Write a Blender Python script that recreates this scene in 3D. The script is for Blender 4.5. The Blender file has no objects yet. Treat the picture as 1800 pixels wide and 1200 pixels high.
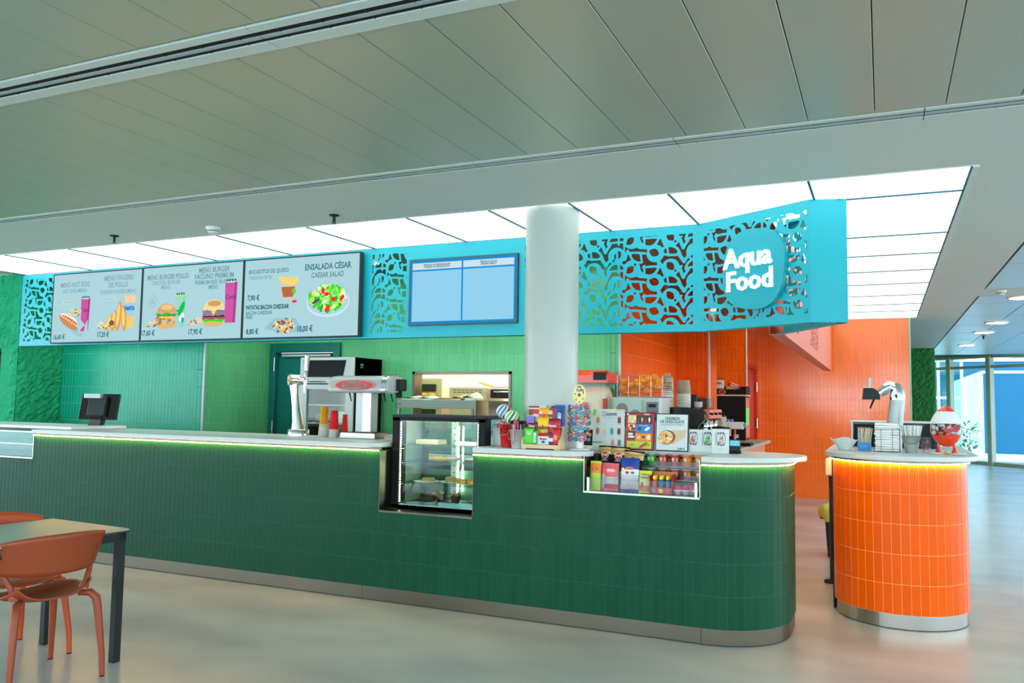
import bpy, math, random
from math import sin, cos, pi, radians, sqrt, atan2
from mathutils import Matrix, Vector
import numpy as np
random.seed(7)
C = bpy.context.scene.collection
SC = bpy.context.scene

# ---------------------------------------------------------------- camera
cam_d = bpy.data.cameras.new('camera'); cam = bpy.data.objects.new('camera', cam_d); C.objects.link(cam)
cam_d.sensor_width = 36.0; cam_d.lens = 28.84; cam_d.clip_start = 0.05; cam_d.clip_end = 300
_R = ((0.91114262, 0.41182607, 0.01477887), (0.01685116, -0.07306742, 0.99718463), (0.41174648, -0.90832838, -0.07351459))
# columns of the camera matrix are the camera axes in the world
cam.matrix_world = Matrix(((_R[0][0], _R[1][0], _R[2][0], 0), (_R[0][1], _R[1][1], _R[2][1], 0),
                           (_R[0][2], _R[1][2], _R[2][2], 1.49), (0, 0, 0, 1)))
SC.camera = cam
# ---------------------------------------------------------------- view and world
SC.view_settings.view_transform = 'Standard'; SC.view_settings.look = 'None'
SC.view_settings.gamma = 1; SC.view_settings.use_curve_mapping = False
SC.view_settings.exposure = 0.25
W = bpy.data.worlds.new('world'); SC.world = W; W.use_nodes = True
_n = W.node_tree.nodes; _l = W.node_tree.links
_bg = _n['Background']; _bg.inputs['Strength'].default_value = 4.6
_tc = _n.new('ShaderNodeTexCoord'); _sx = _n.new('ShaderNodeSeparateXYZ'); _cr = _n.new('ShaderNodeValToRGB')
_l.new(_tc.outputs['Generated'], _sx.inputs[0]); _l.new(_sx.outputs[2], _cr.inputs[0]); _l.new(_cr.outputs[0], _bg.inputs[0])
_cr.color_ramp.elements[0].position = 0.0; _cr.color_ramp.elements[0].color = (0.86, 0.95, 1.0, 1)
_cr.color_ramp.elements[1].position = 0.6; _cr.color_ramp.elements[1].color = (0.55, 0.78, 1.0, 1)
sun_d = bpy.data.lights.new('sun', 'SUN'); sun = bpy.data.objects.new('sun', sun_d); C.objects.link(sun)
sun_d.energy = 2.2; sun_d.angle = radians(1.2); sun_d.color = (1, 0.96, 0.9)
sun.rotation_euler = (radians(48), 0, radians(-28))

# ---------------------------------------------------------------- materials
def lin(c):
    return tuple(((v / 255.0) / 12.92 if v / 255.0 <= 0.04045 else ((v / 255.0 + 0.055) / 1.055) ** 2.4) for v in c)
MATS = {}
def pm(name, rgb, rough=0.5, metal=0.0, var=0.06, scale=8.0, bump=0.0, bscale=60.0, coat=0.0, rand=0.0, spec=0.5, emit=None, es=0.0, alpha=1.0, trans=0.0):
    """procedural principled material: colour broken up by noise, optional fine bump, optional per-object shift"""
    m = bpy.data.materials.new(name); m.use_nodes = True; MATS[name] = m
    nt = m.node_tree; b = nt.nodes['Principled BSDF']
    c = lin(rgb)
    tc = nt.nodes.new('ShaderNodeTexCoord'); nz = nt.nodes.new('ShaderNodeTexNoise')
    nz.inputs['Scale'].default_value = scale; nz.inputs['Detail'].default_value = 3
    nt.links.new(tc.outputs['Object'], nz.inputs['Vector'])
    mp = nt.nodes.new('ShaderNodeMapRange'); mp.inputs[3].default_value = 1 - var; mp.inputs[4].default_value = 1 + var
    nt.links.new(nz.outputs[0], mp.inputs[0])
    hs = nt.nodes.new('ShaderNodeHueSaturation'); hs.inputs['Color'].default_value = (*c, 1)
    src = mp.outputs[0]
    if rand:
        oi = nt.nodes.new('ShaderNodeObjectInfo'); mr = nt.nodes.new('ShaderNodeMapRange')
        mr.inputs[3].default_value = 1 - rand; mr.inputs[4].default_value = 1 + rand
        nt.links.new(oi.outputs['Random'], mr.inputs[0])
        mu = nt.nodes.new('ShaderNodeMath'); mu.operation = 'MULTIPLY'
        nt.links.new(src, mu.inputs[0]); nt.links.new(mr.outputs[0], mu.inputs[1]); src = mu.outputs[0]
    nt.links.new(src, hs.inputs['Value']); nt.links.new(hs.outputs[0], b.inputs['Base Color'])
    b.inputs['Roughness'].default_value = rough; b.inputs['Metallic'].default_value = metal
    b.inputs['Specular IOR Level'].default_value = spec
    b.inputs['Coat Weight'].default_value = coat; b.inputs['Coat Roughness'].default_value = 0.08
    b.inputs['Alpha'].default_value = alpha; b.inputs['Transmission Weight'].default_value = trans
    if emit:
        b.inputs['Emission Color'].default_value = (*lin(emit), 1); b.inputs['Emission Strength'].default_value = es
    if bump:
        n2 = nt.nodes.new('ShaderNodeTexNoise'); n2.inputs['Scale'].default_value = bscale; n2.inputs['Detail'].default_value = 4
        nt.links.new(tc.outputs['Object'], n2.inputs['Vector'])
        bp = nt.nodes.new('ShaderNodeBump'); bp.inputs['Strength'].default_value = bump; bp.inputs['Distance'].default_value = 0.01
        nt.links.new(n2.outputs[0], bp.inputs['Height']); nt.links.new(bp.outputs[0], b.inputs['Normal'])
    return m
def em(name, rgb, s):
    m = bpy.data.materials.new(name); m.use_nodes = True; MATS[name] = m
    nt = m.node_tree; nt.nodes.remove(nt.nodes['Principled BSDF'])
    e = nt.nodes.new('ShaderNodeEmission'); e.inputs[0].default_value = (*lin(rgb), 1); e.inputs[1].default_value = s
    nt.links.new(e.outputs[0], nt.nodes['Material Output'].inputs[0]); return m
def glass(name, rgb=(235, 250, 245), refl=0.10, rough=0.02):
    m = bpy.data.materials.new(name); m.use_nodes = True; MATS[name] = m
    nt = m.node_tree; nt.nodes.remove(nt.nodes['Principled BSDF'])
    t = nt.nodes.new('ShaderNodeBsdfTransparent'); t.inputs[0].default_value = (*lin(rgb), 1)
    g = nt.nodes.new('ShaderNodeBsdfGlossy'); g.inputs['Roughness'].default_value = rough
    lw = nt.nodes.new('ShaderNodeLayerWeight'); lw.inputs[0].default_value = 0.35
    mr = nt.nodes.new('ShaderNodeMapRange'); mr.inputs[3].default_value = refl * 0.6; mr.inputs[4].default_value = min(1, refl * 4)
    nt.links.new(lw.outputs['Fresnel'], mr.inputs[0])
    mx = nt.nodes.new('ShaderNodeMixShader'); nt.links.new(mr.outputs[0], mx.inputs[0])
    nt.links.new(t.outputs[0], mx.inputs[1]); nt.links.new(g.outputs[0], mx.inputs[2])
    nt.links.new(mx.outputs[0], nt.nodes['Material Output'].inputs[0]); return m
_auto = {}
def K(r, g, b, rough=0.45):
    """plain print / plastic colour on demand"""
    k = 'print_%02x%02x%02x' % (r, g, b)
    if k not in MATS: pm(k, (r, g, b), rough, var=0.03, scale=30)
    return k
def S(r, g, b):
    """a colour shown by a lit screen"""
    k = 'screen_%02x%02x%02x' % (r, g, b)
    if k not in MATS: em(k, (r, g, b), 0.95)
    return k

pm('tile_dark_green', (12, 72, 50), 0.40, var=0.10, scale=5, bump=0.04, bscale=9, rand=0.10, spec=0.14)
pm('tile_teal', (14, 168, 136), 0.30, var=0.08, scale=5, bump=0.06, bscale=9, rand=0.06, spec=0.3)
pm('tile_green', (90, 188, 134), 0.30, var=0.08, scale=5, bump=0.06, bscale=9, rand=0.06, spec=0.3)
pm('tile_orange_gloss', (250, 112, 20), 0.16, var=0.06, scale=5, bump=0.05, bscale=9, rand=0.06, spec=0.7, coat=0.35)
pm('tile_orange', (238, 92, 0), 0.28, var=0.06, scale=5, bump=0.05, bscale=9, rand=0.06, spec=0.16)
pm('grout_green', (46, 104, 80), 0.8); pm('grout_pale', (150, 205, 165), 0.8); pm('grout_orange', (255, 164, 104), 0.8)
pm('steel', (104, 100, 88), 0.30, 1.0, var=0.10, scale=3, bump=0.02, bscale=20)
pm('steel_bright', (168, 168, 162), 0.22, 1.0, var=0.05)
pm('chrome', (225, 228, 230), 0.07, 1.0, var=0.02)
pm('alu_white', (172, 182, 180), 0.35, 0.2, var=0.03)
pm('white_top', (196, 206, 202), 0.35, var=0.03, scale=20)
pm('white', (225, 228, 224), 0.4, var=0.02)
pm('paper', (214, 224, 220), 0.7, var=0.03)
pm('column_paint', (180, 190, 180), 0.38, var=0.03, scale=4, coat=0.1)
pm('plaster', (204, 212, 200), 0.55, var=0.03, scale=1.2)
pm('plaster_edge', (205, 220, 212), 0.5)
pm('ceiling_metal', (178, 184, 166), 0.34, 0.35, var=0.05, scale=1.0, bump=0.02, bscale=160)
pm('galvanised', (186, 192, 184), 0.34, 0.5, var=0.08, scale=20)
pm('ceiling_blue', (190, 204, 204), 0.30, 0.3, var=0.05, scale=1.0)
pm('ceiling_brown', (128, 116, 106), 0.5, var=0.06)
pm('black', (11, 12, 13), 0.6, spec=0.25); pm('black_gloss', (10, 11, 12), 0.16); pm('dark_plastic', (38, 44, 48), 0.4)
pm('charcoal', (30, 37, 39), 0.5, spec=0.25, var=0.05); pm('void', (4, 5, 5), 0.9)
pm('aqua', (0, 172, 186), 0.42, var=0.03, scale=3); pm('aqua_disc', (0, 164, 178), 0.4, var=0.03)
pm('aqua_dark', (0, 92, 112), 0.5); pm('salmon', (222, 122, 96), 0.5, var=0.03)
pm('sign_white', (245, 248, 248), 0.4, emit=(255, 255, 255), es=0.35)
pm('door_teal', (0, 108, 104), 0.4, var=0.04); pm('door_red', (196, 40, 8), 0.4, var=0.04)
pm('moss', (8, 158, 108), 0.9, var=0.55, scale=55, bump=0.9, bscale=60)
pm('moss_dark', (40, 120, 56), 0.95, var=0.35, scale=18, bump=0.9, bscale=40)
pm('chair_terracotta', (146, 62, 26), 0.42, var=0.05, bump=0.15, bscale=400)
pm('chair_orange', (190, 76, 26), 0.42, var=0.05, bump=0.15, bscale=400)
pm('table_top', (150, 156, 140), 0.28, var=0.05, scale=3)
pm('wood_pale', (222, 196, 150), 0.6, var=0.10, scale=14); pm('kraft', (172, 160, 140), 0.75)
pm('kitchen_white', (248, 240, 228), 0.5); pm('kitchen_beige', (206, 182, 158), 0.45)
pm('red', (190, 12, 14), 0.35); pm('red_orange', (232, 62, 20), 0.25, coat=0.3)
pm('orange_peel', (255, 150, 12), 0.42, var=0.10, bump=0.3, bscale=300)
pm('blue_wall', (0, 88, 122), 0.6, var=0.03); pm('building_white', (196, 204, 214), 0.7, var=0.03)
pm('mullion', (196, 196, 178), 0.4); pm('pavement', (214, 216, 214), 0.8)
pm('slush', (236, 226, 190), 0.35, emit=(240, 235, 205), es=0.15)
pm('amber_cup', (226, 150, 10), 0.25, trans=0.15); pm('red_cup', (214, 14, 24), 0.25); pm('clear_cup', (222, 226, 214), 0.25, trans=0.4)
pm('dough', (222, 160, 84), 0.6, var=0.12, scale=40); pm('dough_gold', (232, 150, 40), 0.55, var=0.15, scale=40)
pm('glaze_pink', (226, 176, 168), 0.35); pm('cocoa', (84, 44, 26), 0.7, var=0.2, scale=50)
pm('gold_foil', (206, 172, 100), 0.28, 0.5, bump=0.5, bscale=30)
pm('bag_clear', (214, 196, 200), 0.2, trans=0.3, var=0.3, scale=60)
em('light_panel', (246, 255, 253), 1.6); em('led_warm', (255, 182, 84), 85.0); em('led_white', (255, 232, 196), 42.0)
em('kitchen_light', (255, 240, 215), 26.0); em('spot_lens', (255, 240, 210), 150.0); em('added_case_led', (255, 236, 204), 70.0); em('green_led', (40, 255, 90), 1.6); em('downlight', (255, 226, 170), 6.0)
glass('glass', refl=0.04); glass('glass_tint', (215, 238, 230), 0.06); glass('acrylic', (244, 248, 248), 0.03); glass('glass_window', (235, 248, 252), 0.05)

# floor: poured grey resin, trowel clouds, satin
def floor_mat():
    m = pm('floor_resin', (150, 158, 152), 0.22, var=0.0)
    nt = m.node_tree; b = nt.nodes['Principled BSDF']
    tc = nt.nodes.new('ShaderNodeTexCoord'); mp = nt.nodes.new('ShaderNodeMapping'); mp.inputs['Scale'].default_value = (0.5, 0.9, 1)
    nt.links.new(tc.outputs['Object'], mp.inputs[0])
    n = nt.nodes.new('ShaderNodeTexNoise'); n.inputs['Scale'].default_value = 1.6; n.inputs['Detail'].default_value = 2; n.inputs['Distortion'].default_value = 0.0
    nt.links.new(mp.outputs[0], n.inputs['Vector'])
    r = nt.nodes.new('ShaderNodeValToRGB'); nt.links.new(n.outputs[0], r.inputs[0])
    r.color_ramp.elements[0].position = 0.28; r.color_ramp.elements[0].color = (*lin((150, 160, 158)), 1)
    r.color_ramp.elements[1].position = 0.75; r.color_ramp.elements[1].color = (*lin((186, 194, 188)), 1)
    nt.links.new(r.outputs[0], b.inputs['Base Color'])
    q = nt.nodes.new('ShaderNodeMapRange'); q.inputs[3].default_value = 0.23; q.inputs[4].default_value = 0.29
    nt.links.new(n.outputs[0], q.inputs[0]); nt.links.new(q.outputs[0], b.inputs['Roughness'])
    n2 = nt.nodes.new('ShaderNodeTexNoise'); n2.inputs['Scale'].default_value = 3; n2.inputs['Detail'].default_value = 3
    nt.links.new(tc.outputs['Object'], n2.inputs['Vector'])
    bp = nt.nodes.new('ShaderNodeBump'); bp.inputs['Strength'].default_value = 0.03; bp.inputs['Distance'].default_value = 0.01
    bp.inputs['Strength'].default_value = 0.0
floor_mat()

# ---------------------------------------------------------------- mesh builder
class MB:
    def __init__(s): s.v = []; s.f = []; s.m = []; s.sm = []; s.mats = []
    def mi(s, mat):
        if mat not in s.mats: s.mats.append(mat)
        return s.mats.index(mat)
    def add(s, vs, fs, mat, smooth=False, M=None):
        o = len(s.v); k = s.mi(mat)
        if M is not None: vs = [tuple(M @ Vector(p)) for p in vs]
        s.v += [tuple(p) for p in vs]
        for f in fs: s.f.append(tuple(i + o for i in f)); s.m.append(k); s.sm.append(smooth)
        return s
    def box(s, x0, x1, y0, y1, z0, z1, mat, M=None, c=0.0):
        if c > 0:   # chamfered box
            return s.cbox(x0, x1, y0, y1, z0, z1, mat, c, M)
        v = [(x0,y0,z0),(x1,y0,z0),(x1,y1,z0),(x0,y1,z0),(x0,y0,z1),(x1,y0,z1),(x1,y1,z1),(x0,y1,z1)]
        return s.add(v, [(0,3,2,1),(4,5,6,7),(0,1,5,4),(1,2,6,5),(2,3,7,6),(3,0,4,7)], mat, False, M)
    def cbox(s, x0, x1, y0, y1, z0, z1, mat, c, M=None):
        P = [(x0+c,y0),(x1-c,y0),(x1,y0+c),(x1,y1-c),(x1-c,y1),(x0+c,y1),(x0,y1-c),(x0,y0+c)]
        I = [(x0+2*c,y0+c),(x1-2*c,y0+c),(x1-c,y0+2*c),(x1-c,y1-2*c),(x1-2*c,y1-c),(x0+2*c,y1-c),(x0+c,y1-2*c),(x0+c,y0+2*c)]
        v = [(a,b,z0) for a,b in I] + [(a,b,z0+c) for a,b in P] + [(a,b,z1-c) for a,b in P] + [(a,b,z1) for a,b in I]
        f = [tuple(range(7,-1,-1)), tuple(range(24,32))]
        for L in range(3):
            for i in range(8):
                j = (i+1) % 8; f.append((L*8+i, L*8+j, L*8+8+j, L*8+8+i))
        return s.add(v, f, mat, False, M)
    def prism(s, pts, z0, z1, mat, M=None, smooth=False):
        """polygon in xy extruded in z (pts counter-clockwise)"""
        n = len(pts); v = [(a,b,z0) for a,b in pts] + [(a,b,z1) for a,b in pts]
        f = [tuple(range(n-1,-1,-1)), tuple(range(n,2*n))]
        s.add(v, f, mat, False, M)
        return s.add(v, [(i,(i+1)%n,n+(i+1)%n,n+i) for i in range(n)], mat, smooth, M)
    def face_y(s, pts, y0, y1, mat, M=None):
        """polygon in xz extruded along y; y0 is the front"""
        n = len(pts); v = [(a,y0,b) for a,b in pts] + [(a,y1,b) for a,b in pts]
        f = [tuple(range(n)), tuple(range(2*n-1,n-1,-1))] + [(i,n+i,n+(i+1)%n,(i+1)%n) for i in range(n)]
        return s.add(v, f, mat, False, M)
    def tube(s, pts, r, mat, n=8, cap=True, M=None, smooth=True):
        pts = [Vector(p) for p in pts]; rs = r if isinstance(r, (list, tuple)) else [r]*len(pts)
        v = []; up = None
        for i, p in enumerate(pts):
            a = pts[max(i-1,0)]; b = pts[min(i+1,len(pts)-1)]; t = (b-a).normalized()
            if up is None: up = Vector((0,0,1)) if abs(t.z) < 0.9 else Vector((1,0,0))
            x = t.cross(up)
            if x.length < 1e-5: x = t.orthogonal()
            x.normalize(); y = x.cross(t).normalized(); up = y
            for k in range(n):
                q = 2*pi*k/n; v.append(tuple(p + (x*cos(q) + y*sin(q))*rs[i]))
        f = []
        for i in range(len(pts)-1):
            for k in range(n):
                j = (k+1) % n; f.append((i*n+k, i*n+j, (i+1)*n+j, (i+1)*n+k))
        f = [tuple(reversed(q)) for q in f]
        s.add(v, f, mat, smooth, M)
        if cap: s.add(v, [tuple(range(n)), tuple(range(len(v)-1, len(v)-n-1, -1))], mat, False, M)
        return s
    def lathe(s, prof, mat, n=20, M=None, cx=0, cy=0, smooth=True, a0=0, a1=2*pi):
        """prof: (r,z) bottom to top"""
        full = abs(a1-a0-2*pi) < 1e-6; m = n if full else n+1
        v = []
        for r, z in prof:
            for k in range(m):
                q = a0 + (a1-a0)*k/n; v.append((cx+r*cos(q), cy+r*sin(q), z))
        f = []
        for i in range(len(prof)-1):
            for k in range(n):
                j = (k+1) % m; f.append((i*m+k, i*m+j, (i+1)*m+j, (i+1)*m+k))
        s.add(v, f, mat, smooth, M)
        if full:
            if prof[0][0] > 1e-4: s.add(v[:m], [tuple(range(m-1,-1,-1))], mat, False, M)
            if prof[-1][0] > 1e-4: s.add(v[-m:], [tuple(range(m))], mat, False, M)
        return s
    def ball(s, c, r, mat, n=12, M=None, sz=None):
        sx, sy, sz_ = sz if sz else (1,1,1)
        pr = [(r*sin(pi*i/(n//2)), -r*cos(pi*i/(n//2))) for i in range(n//2+1)]
        T = Matrix.Translation(c) @ Matrix.Diagonal((sx, sy, sz_, 1)); T = (M @ T) if M is not None else T
        return s.lathe([(max(a,1e-5),b) for a,b in pr], mat, n, T)
    def torus(s, c, R, r, mat, n=18, k=8, M=None, sz=1.0):
        v = []; f = []
        for i in range(n):
            a = 2*pi*i/n
            for j in range(k):
                b = 2*pi*j/k; v.append((c[0]+(R+r*cos(b))*cos(a), c[1]+(R+r*cos(b))*sin(a), c[2]+r*sin(b)*sz))
        for i in range(n):
            for j in range(k):
                f.append((i*k+j, ((i+1)%n)*k+j, ((i+1)%n)*k+(j+1)%k, i*k+(j+1)%k))
        return s.add(v, f, mat, True, M)
    # flat print on a plane facing -y: layer L lifts it a hair
    def P(s, pts, mat, L=1, y=0.0, M=None):
        yy = y - 0.0006*L; n = len(pts)
        return s.add([(a,yy,b) for a,b in pts], [tuple(range(n))], mat, False, M)
    def R_(s, u0, u1, v0, v1, mat, L=1, y=0.0, M=None): return s.P([(u0,v0),(u1,v0),(u1,v1),(u0,v1)], mat, L, y, M)
    def Eli(s, cx, cy, rx, ry, mat, L=1, y=0.0, n=18, a0=0, a1=2*pi, rot=0, M=None):
        full = abs(a1-a0-2*pi) < 1e-6; k = n if full else n+1
        p = []
        for i in range(k):
            q = a0+(a1-a0)*i/n; x = rx*cos(q); z = ry*sin(q); p.append((cx+x*cos(rot)-z*sin(rot), cy+x*sin(rot)+z*cos(rot)))
        return s.P(p, mat, L, y, M)
    def text(s, t, size, cx, cz, mat, y=0.0, align='CENTER', ext=0.0, off=0.0, sx=1.0, M=None, L=2):
        vs, fs = text_geo(t, size, align, ext, off)
        yy = y - 0.0006*L
        T = Matrix.Translation((cx, yy, cz)) @ Matrix(((sx,0,0,0),(0,0,-1,0),(0,1,0,0),(0,0,0,1)))
        if M is not None: T = M @ T
        return s.add(vs, fs, mat, False, T)
    def build(s, name, parent=None, loc=None, kind=None, label=None):
        me = bpy.data.meshes.new(name); me.from_pydata(s.v, [], s.f)
        for k in s.mats: me.materials.append(MATS[k])
        me.polygons.foreach_set('material_index', s.m); me.polygons.foreach_set('use_smooth', s.sm); me.update()
        o = bpy.data.objects.new(name, me); C.objects.link(o)
        if parent is not None: o.parent = parent
        if loc is not None: o.location = loc
        if kind: o['kind'] = kind
        if label: o['label'] = label
        return o
_tcache = {}
def text_geo(t, size, align, ext, off):
    k = (t, round(size,5), align, ext, off)
    if k in _tcache: return _tcache[k]
    cu = bpy.data.curves.new('text', 'FONT'); cu.body = t; cu.size = size; cu.align_x = align; cu.align_y = 'CENTER'
    cu.extrude = ext; cu.offset = off; cu.resolution_u = 2; cu.space_line = 0.85
    o = bpy.data.objects.new('text', cu); C.objects.link(o)
    bpy.context.view_layer.update()
    me = o.to_mesh(); vs = [tuple(v.co) for v in me.vertices]; fs = [tuple(p.vertices) for p in me.polygons]
    o.to_mesh_clear(); bpy.data.objects.remove(o); bpy.data.curves.remove(cu)
    _tcache[k] = (vs, fs); return vs, fs
def thing(name, label, cat, loc=(0,0,0), rz=0.0, group=None):
    o = bpy.data.objects.new(name, None); C.objects.link(o); o.location = loc; o.rotation_euler = (0,0,rz)
    o.empty_display_size = 0.05; o['label'] = label; o['category'] = cat
    if group: o['group'] = group
    return o
def tag(o, label, cat, group=None, loc=None, rz=None):
    o['label'] = label; o['category'] = cat
    if group: o['group'] = group
    if loc is not None: o.location = loc
    if rz is not None: o.rotation_euler = (0,0,rz)
    return o
def dup(root, loc, rz=None, label=None, group=None):
    r = root.copy(); C.objects.link(r); r.location = loc
    if rz is not None: r.rotation_euler = (0,0,rz)
    if label: r['label'] = label
    if group: r['group'] = group
    for ch in list(root.children):
        c = ch.copy(); C.objects.link(c); c.parent = r
        for g in list(ch.children):
            d = g.copy(); C.objects.link(d); d.parent = c
    return r
def structure(o):
    o['kind'] = 'structure'; return o
def RZ(a): return Matrix.Rotation(a, 4, 'Z')
def TR(x, y, z): return Matrix.Translation((x, y, z))
# ================================================================ room shell
ZC = 2.904
CAMP = Vector((0, 0, 1.49))
structure(MB().box(-13, 7, -4, 27.2, -0.12, 0, 'floor_resin').build('floor'))
g = MB().box(-60, 60, 27.2, 90, -0.16, -0.04, 'pavement').box(-60, -13, -40, 27.2, -0.16, -0.04, 'pavement').box(7, 60, -40, 27.2, -0.16, -0.04, 'pavement').box(-13, 7, -40, -4, -0.16, -0.04, 'pavement')
structure(g.build('floor_outside'))
# ceiling: the slab above, plain plasterboard fields, metal planks, brown inner field
ceil = structure(MB().box(-13, 7, -4, 27.2, 3.12, 3.24, 'plaster').build('ceiling'))
pb = MB()
ZP = 2.904
pb.box(-13, 7, 4.43, 5.37, ZP, 3.0, 'plaster').box(0.53, 1.10, 5.37, 26.6, ZP, 3.0, 'plaster')
pb.box(1.10, 7, 5.37, 7.3, ZP, 3.0, 'plaster').box(1.10, 7, 11.1, 11.75, ZP, 3.0, 'plaster')
pb.box(-9.4, 0.53, 14.4, 26.6, ZP, 3.0, 'plaster').box(-13, -9.4, 5.37, 26.6, ZP, 3.0, 'plaster')
pb.build('plasterboard', ceil)
bk = MB().box(-13, 7, -4, 4.43, 2.93, 2.96, 'void').box(1.1, 7, 7.3, 26.6, 2.93, 2.96, 'void'); bk.build('backing', ceil)
def plank_mesh(x, y, mat, name='ceiling_panel'):
    b = MB(); h = 0.014; c = 0.002
    b.add([(c,c,0),(x-c,c,0),(x-c,y-c,0),(c,y-c,0),(0,0,c),(x,0,c),(x,y,c),(0,y,c),(0,0,h),(x,0,h),(x,y,h),(0,y,h)],
          [(3,2,1,0),(0,1,5,4),(1,2,6,5),(2,3,7,6),(3,0,4,7),(4,5,9,8),(5,6,10,9),(6,7,11,10),(7,4,8,11)], mat)
    return b
first = {}
def plank(key, x, y, lx, ly, mat):
    k = (round(lx,3), round(ly,3), mat)
    if k not in first:
        o = plank_mesh(lx, ly, mat).build('ceiling_panel', ceil, (x, y, ZP)); first[k] = o
    else:
        o = first[k].copy(); C.objects.link(o); o.location = (x, y, ZP)
P0 = 0.303
for i in range(-26, 24):
    x = -0.017 + i*P0
    if x > 6.6: break
    plank('a', x+0.002, 2.545, P0-0.004, 1.69, 'ceiling_metal')
    plank('b', x+0.002, -1.6, P0-0.004, 3.925, 'ceiling_metal')
rest = MB()
_pa, _pb = plank_mesh(P0-0.004, 1.69, 'ceiling_metal'), plank_mesh(P0-0.004, 3.925, 'ceiling_metal')
for i in list(range(-42, -26)):
    x = -0.017 + i*P0
    rest.add(_pa.v, _pa.f, 'ceiling_metal', False, TR(x+0.002, 2.545, ZP)); rest.add(_pb.v, _pb.f, 'ceiling_metal', False, TR(x+0.002, -1.6, ZP))
rest.box(-13, 7, -4, -1.62, ZP, ZP+0.014, 'ceiling_metal')
rest.build('ceiling_panel_field', ceil, kind='stuff')
for y0, y1 in ((7.32, 9.2), (9.2, 11.08), (11.77, 12.6), (12.6, 14.2), (14.2, 15.8), (15.8, 17.4), (17.4, 19.1), (19.1, 20.9), (20.9, 22.7), (22.7, 24.5)):
    for i in range(9):
        plank('c', 1.12 + i*0.62, y0+0.012, 0.612, y1-y0-0.024, 'ceiling_blue')
# linear air diffusers (two black slots in a pale flange)
def diffuser(y0, label, black, x0=-13.0, n=18, L=1.2):
    for i in range(n):
        t = thing('air_diffuser', label, 'vent', (x0 + i*L, 0, 0), 0, ('slot diffusers over the tables' if y0 < 3 else 'slot diffusers beside the plain ceiling band'))
        (a, b1, b2, b3, b4, c) = black
        f = MB().box(0.002, L-0.002, a, b1, ZP-0.004, ZP+0.02, 'plaster').box(0.002, L-0.002, b4, c, ZP-0.004, ZP+0.02, 'plaster')
        f.box(0.002, L-0.002, b2, b3, ZP-0.004, ZP+0.012, 'alu_white'); f.build('frame', t)
        s = MB().box(0, L, b1, b2, ZP+0.002, ZP+0.01, 'void').box(0, L, b3, b4, ZP+0.002, ZP+0.01, 'void'); s.build('slot', t)
        v = MB()
        for k in range(6): v.box(0.1+k*0.2, 0.104+k*0.2, b1, b4, ZP-0.001, ZP+0.002, 'charcoal')
        v.build('vane', t, kind='stuff')
diffuser(2.3, 'black double slot air diffuser in metal ceiling above the tables, nearer line', (2.34, 2.388, 2.424, 2.444, 2.474, 2.543))
diffuser(4.3, 'black double slot air diffuser along the plain ceiling band, farther line', (4.245, 4.282, 4.308, 4.336, 4.362, 4.425))

# luminous ceiling: white translucent panels in thin dark joints
lc = thing('luminous_ceiling', 'glowing white panel ceiling wrapping the counter and running along the orange wall', 'light', (0, 0, ZC))
xs = [-9.2, -8.10, -7.16, -6.25, -5.285, -4.312, -3.35, -2.64, -2.012, -1.298]
j = 0.005
for a, b in zip(xs[:-1], xs[1:]): MB().box(a+j, b-j, 5.375, 6.40, 0.0, 0.02, 'light_panel').build('light_panel', lc)
MB().prism([(-1.298+j,5.375),(-0.41-j,5.375),(-0.41-j,5.95),(-0.75,6.4),(-1.298+j,6.40)], 0, 0.02, 'light_panel').build('light_panel', lc)
MB().prism([(-0.41+j,5.375),(0.497,5.375),(0.497,5.945),(-0.41+j,5.945)], 0, 0.02, 'light_panel').build('light_panel', lc)
ys = [5.955, 7.35, 8.30, 9.29, 10.27, 11.33, 12.31, 13.2, 14.27]
for a, b in zip(ys[:-1], ys[1:]): MB().box(-0.76, 0.497, a+j, b-j, 0.0, 0.02, 'light_panel').build('light_panel', lc)
MB().box(-9.25, 0.5, 5.372, 6.42, 0.012, 0.03, 'charcoal').box(-0.78, 0.5, 5.4, 14.29, 0.012, 0.03, 'charcoal').build('joint_backing', lc)
jb = MB()
for x in xs[1:]: jb.box(x-0.007, x+0.007, 5.375, 6.40, -0.008, 0.0, 'aqua_dark')
jb.box(-0.417, -0.403, 5.375, 5.9, -0.008, 0.0, 'aqua_dark')
for y in ys[:-1]: jb.box(-0.76 if y > 6 else -0.41, 0.497, y-0.008, y+0.008, -0.008, 0.0, 'aqua_dark')
jb.box(0.486, 0.497, 5.375, 14.27, -0.008, 0.0, 'aqua_dark')
for i_, q_ in enumerate([0]): jb.build('joint', lc)
structure(MB().box(0.497, 0.53, 5.37, 14.35, ZC-0.012, ZC+0.05, 'plaster_edge').build('trim_1'))
structure(MB().box(-13, 0.53, 5.362, 5.372, ZC-0.004, ZC+0.05, 'plaster').build('trim_2'))
# brown slatted field inside the fascia ring
bi = structure(MB().box(-9.4, -0.5, 6.38, 14.4, 2.955, 2.99, 'void').build('ceiling_inner'))
for i in range(29):
    o = plank_mesh(0.29, 7.9, 'ceiling_brown').build('ceiling_panel', bi, (-9.35 + i*0.296, 6.42, 2.935))
    if -9.35 + (i+1)*0.296 > -0.76: break

for k, (x, y) in enumerate([(-8.2, 6.66), (-6.2, 7.2), (-4.9, 7.2), (-3.6, 7.2), (-2.9, 7.2), (-1.21, 8.9), (-1.5, 12.6)]):  # lamps added to brighten the walls behind the fascia
    t = thing('added_spot', 'round spot lamp added in the brown ceiling to brighten the walls behind the fascia', 'light', (x, y, 2.93), 0, 'added spots behind the fascia')
    MB().lathe([(0.075, 0), (0.085, 0.0), (0.085, 0.006)], 'white', 20).build('ring', t); MB().lathe([(0.0, -0.002), (0.075, -0.002), (0.075, 0.004)], 'spot_lens', 20).build('lens', t)
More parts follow.
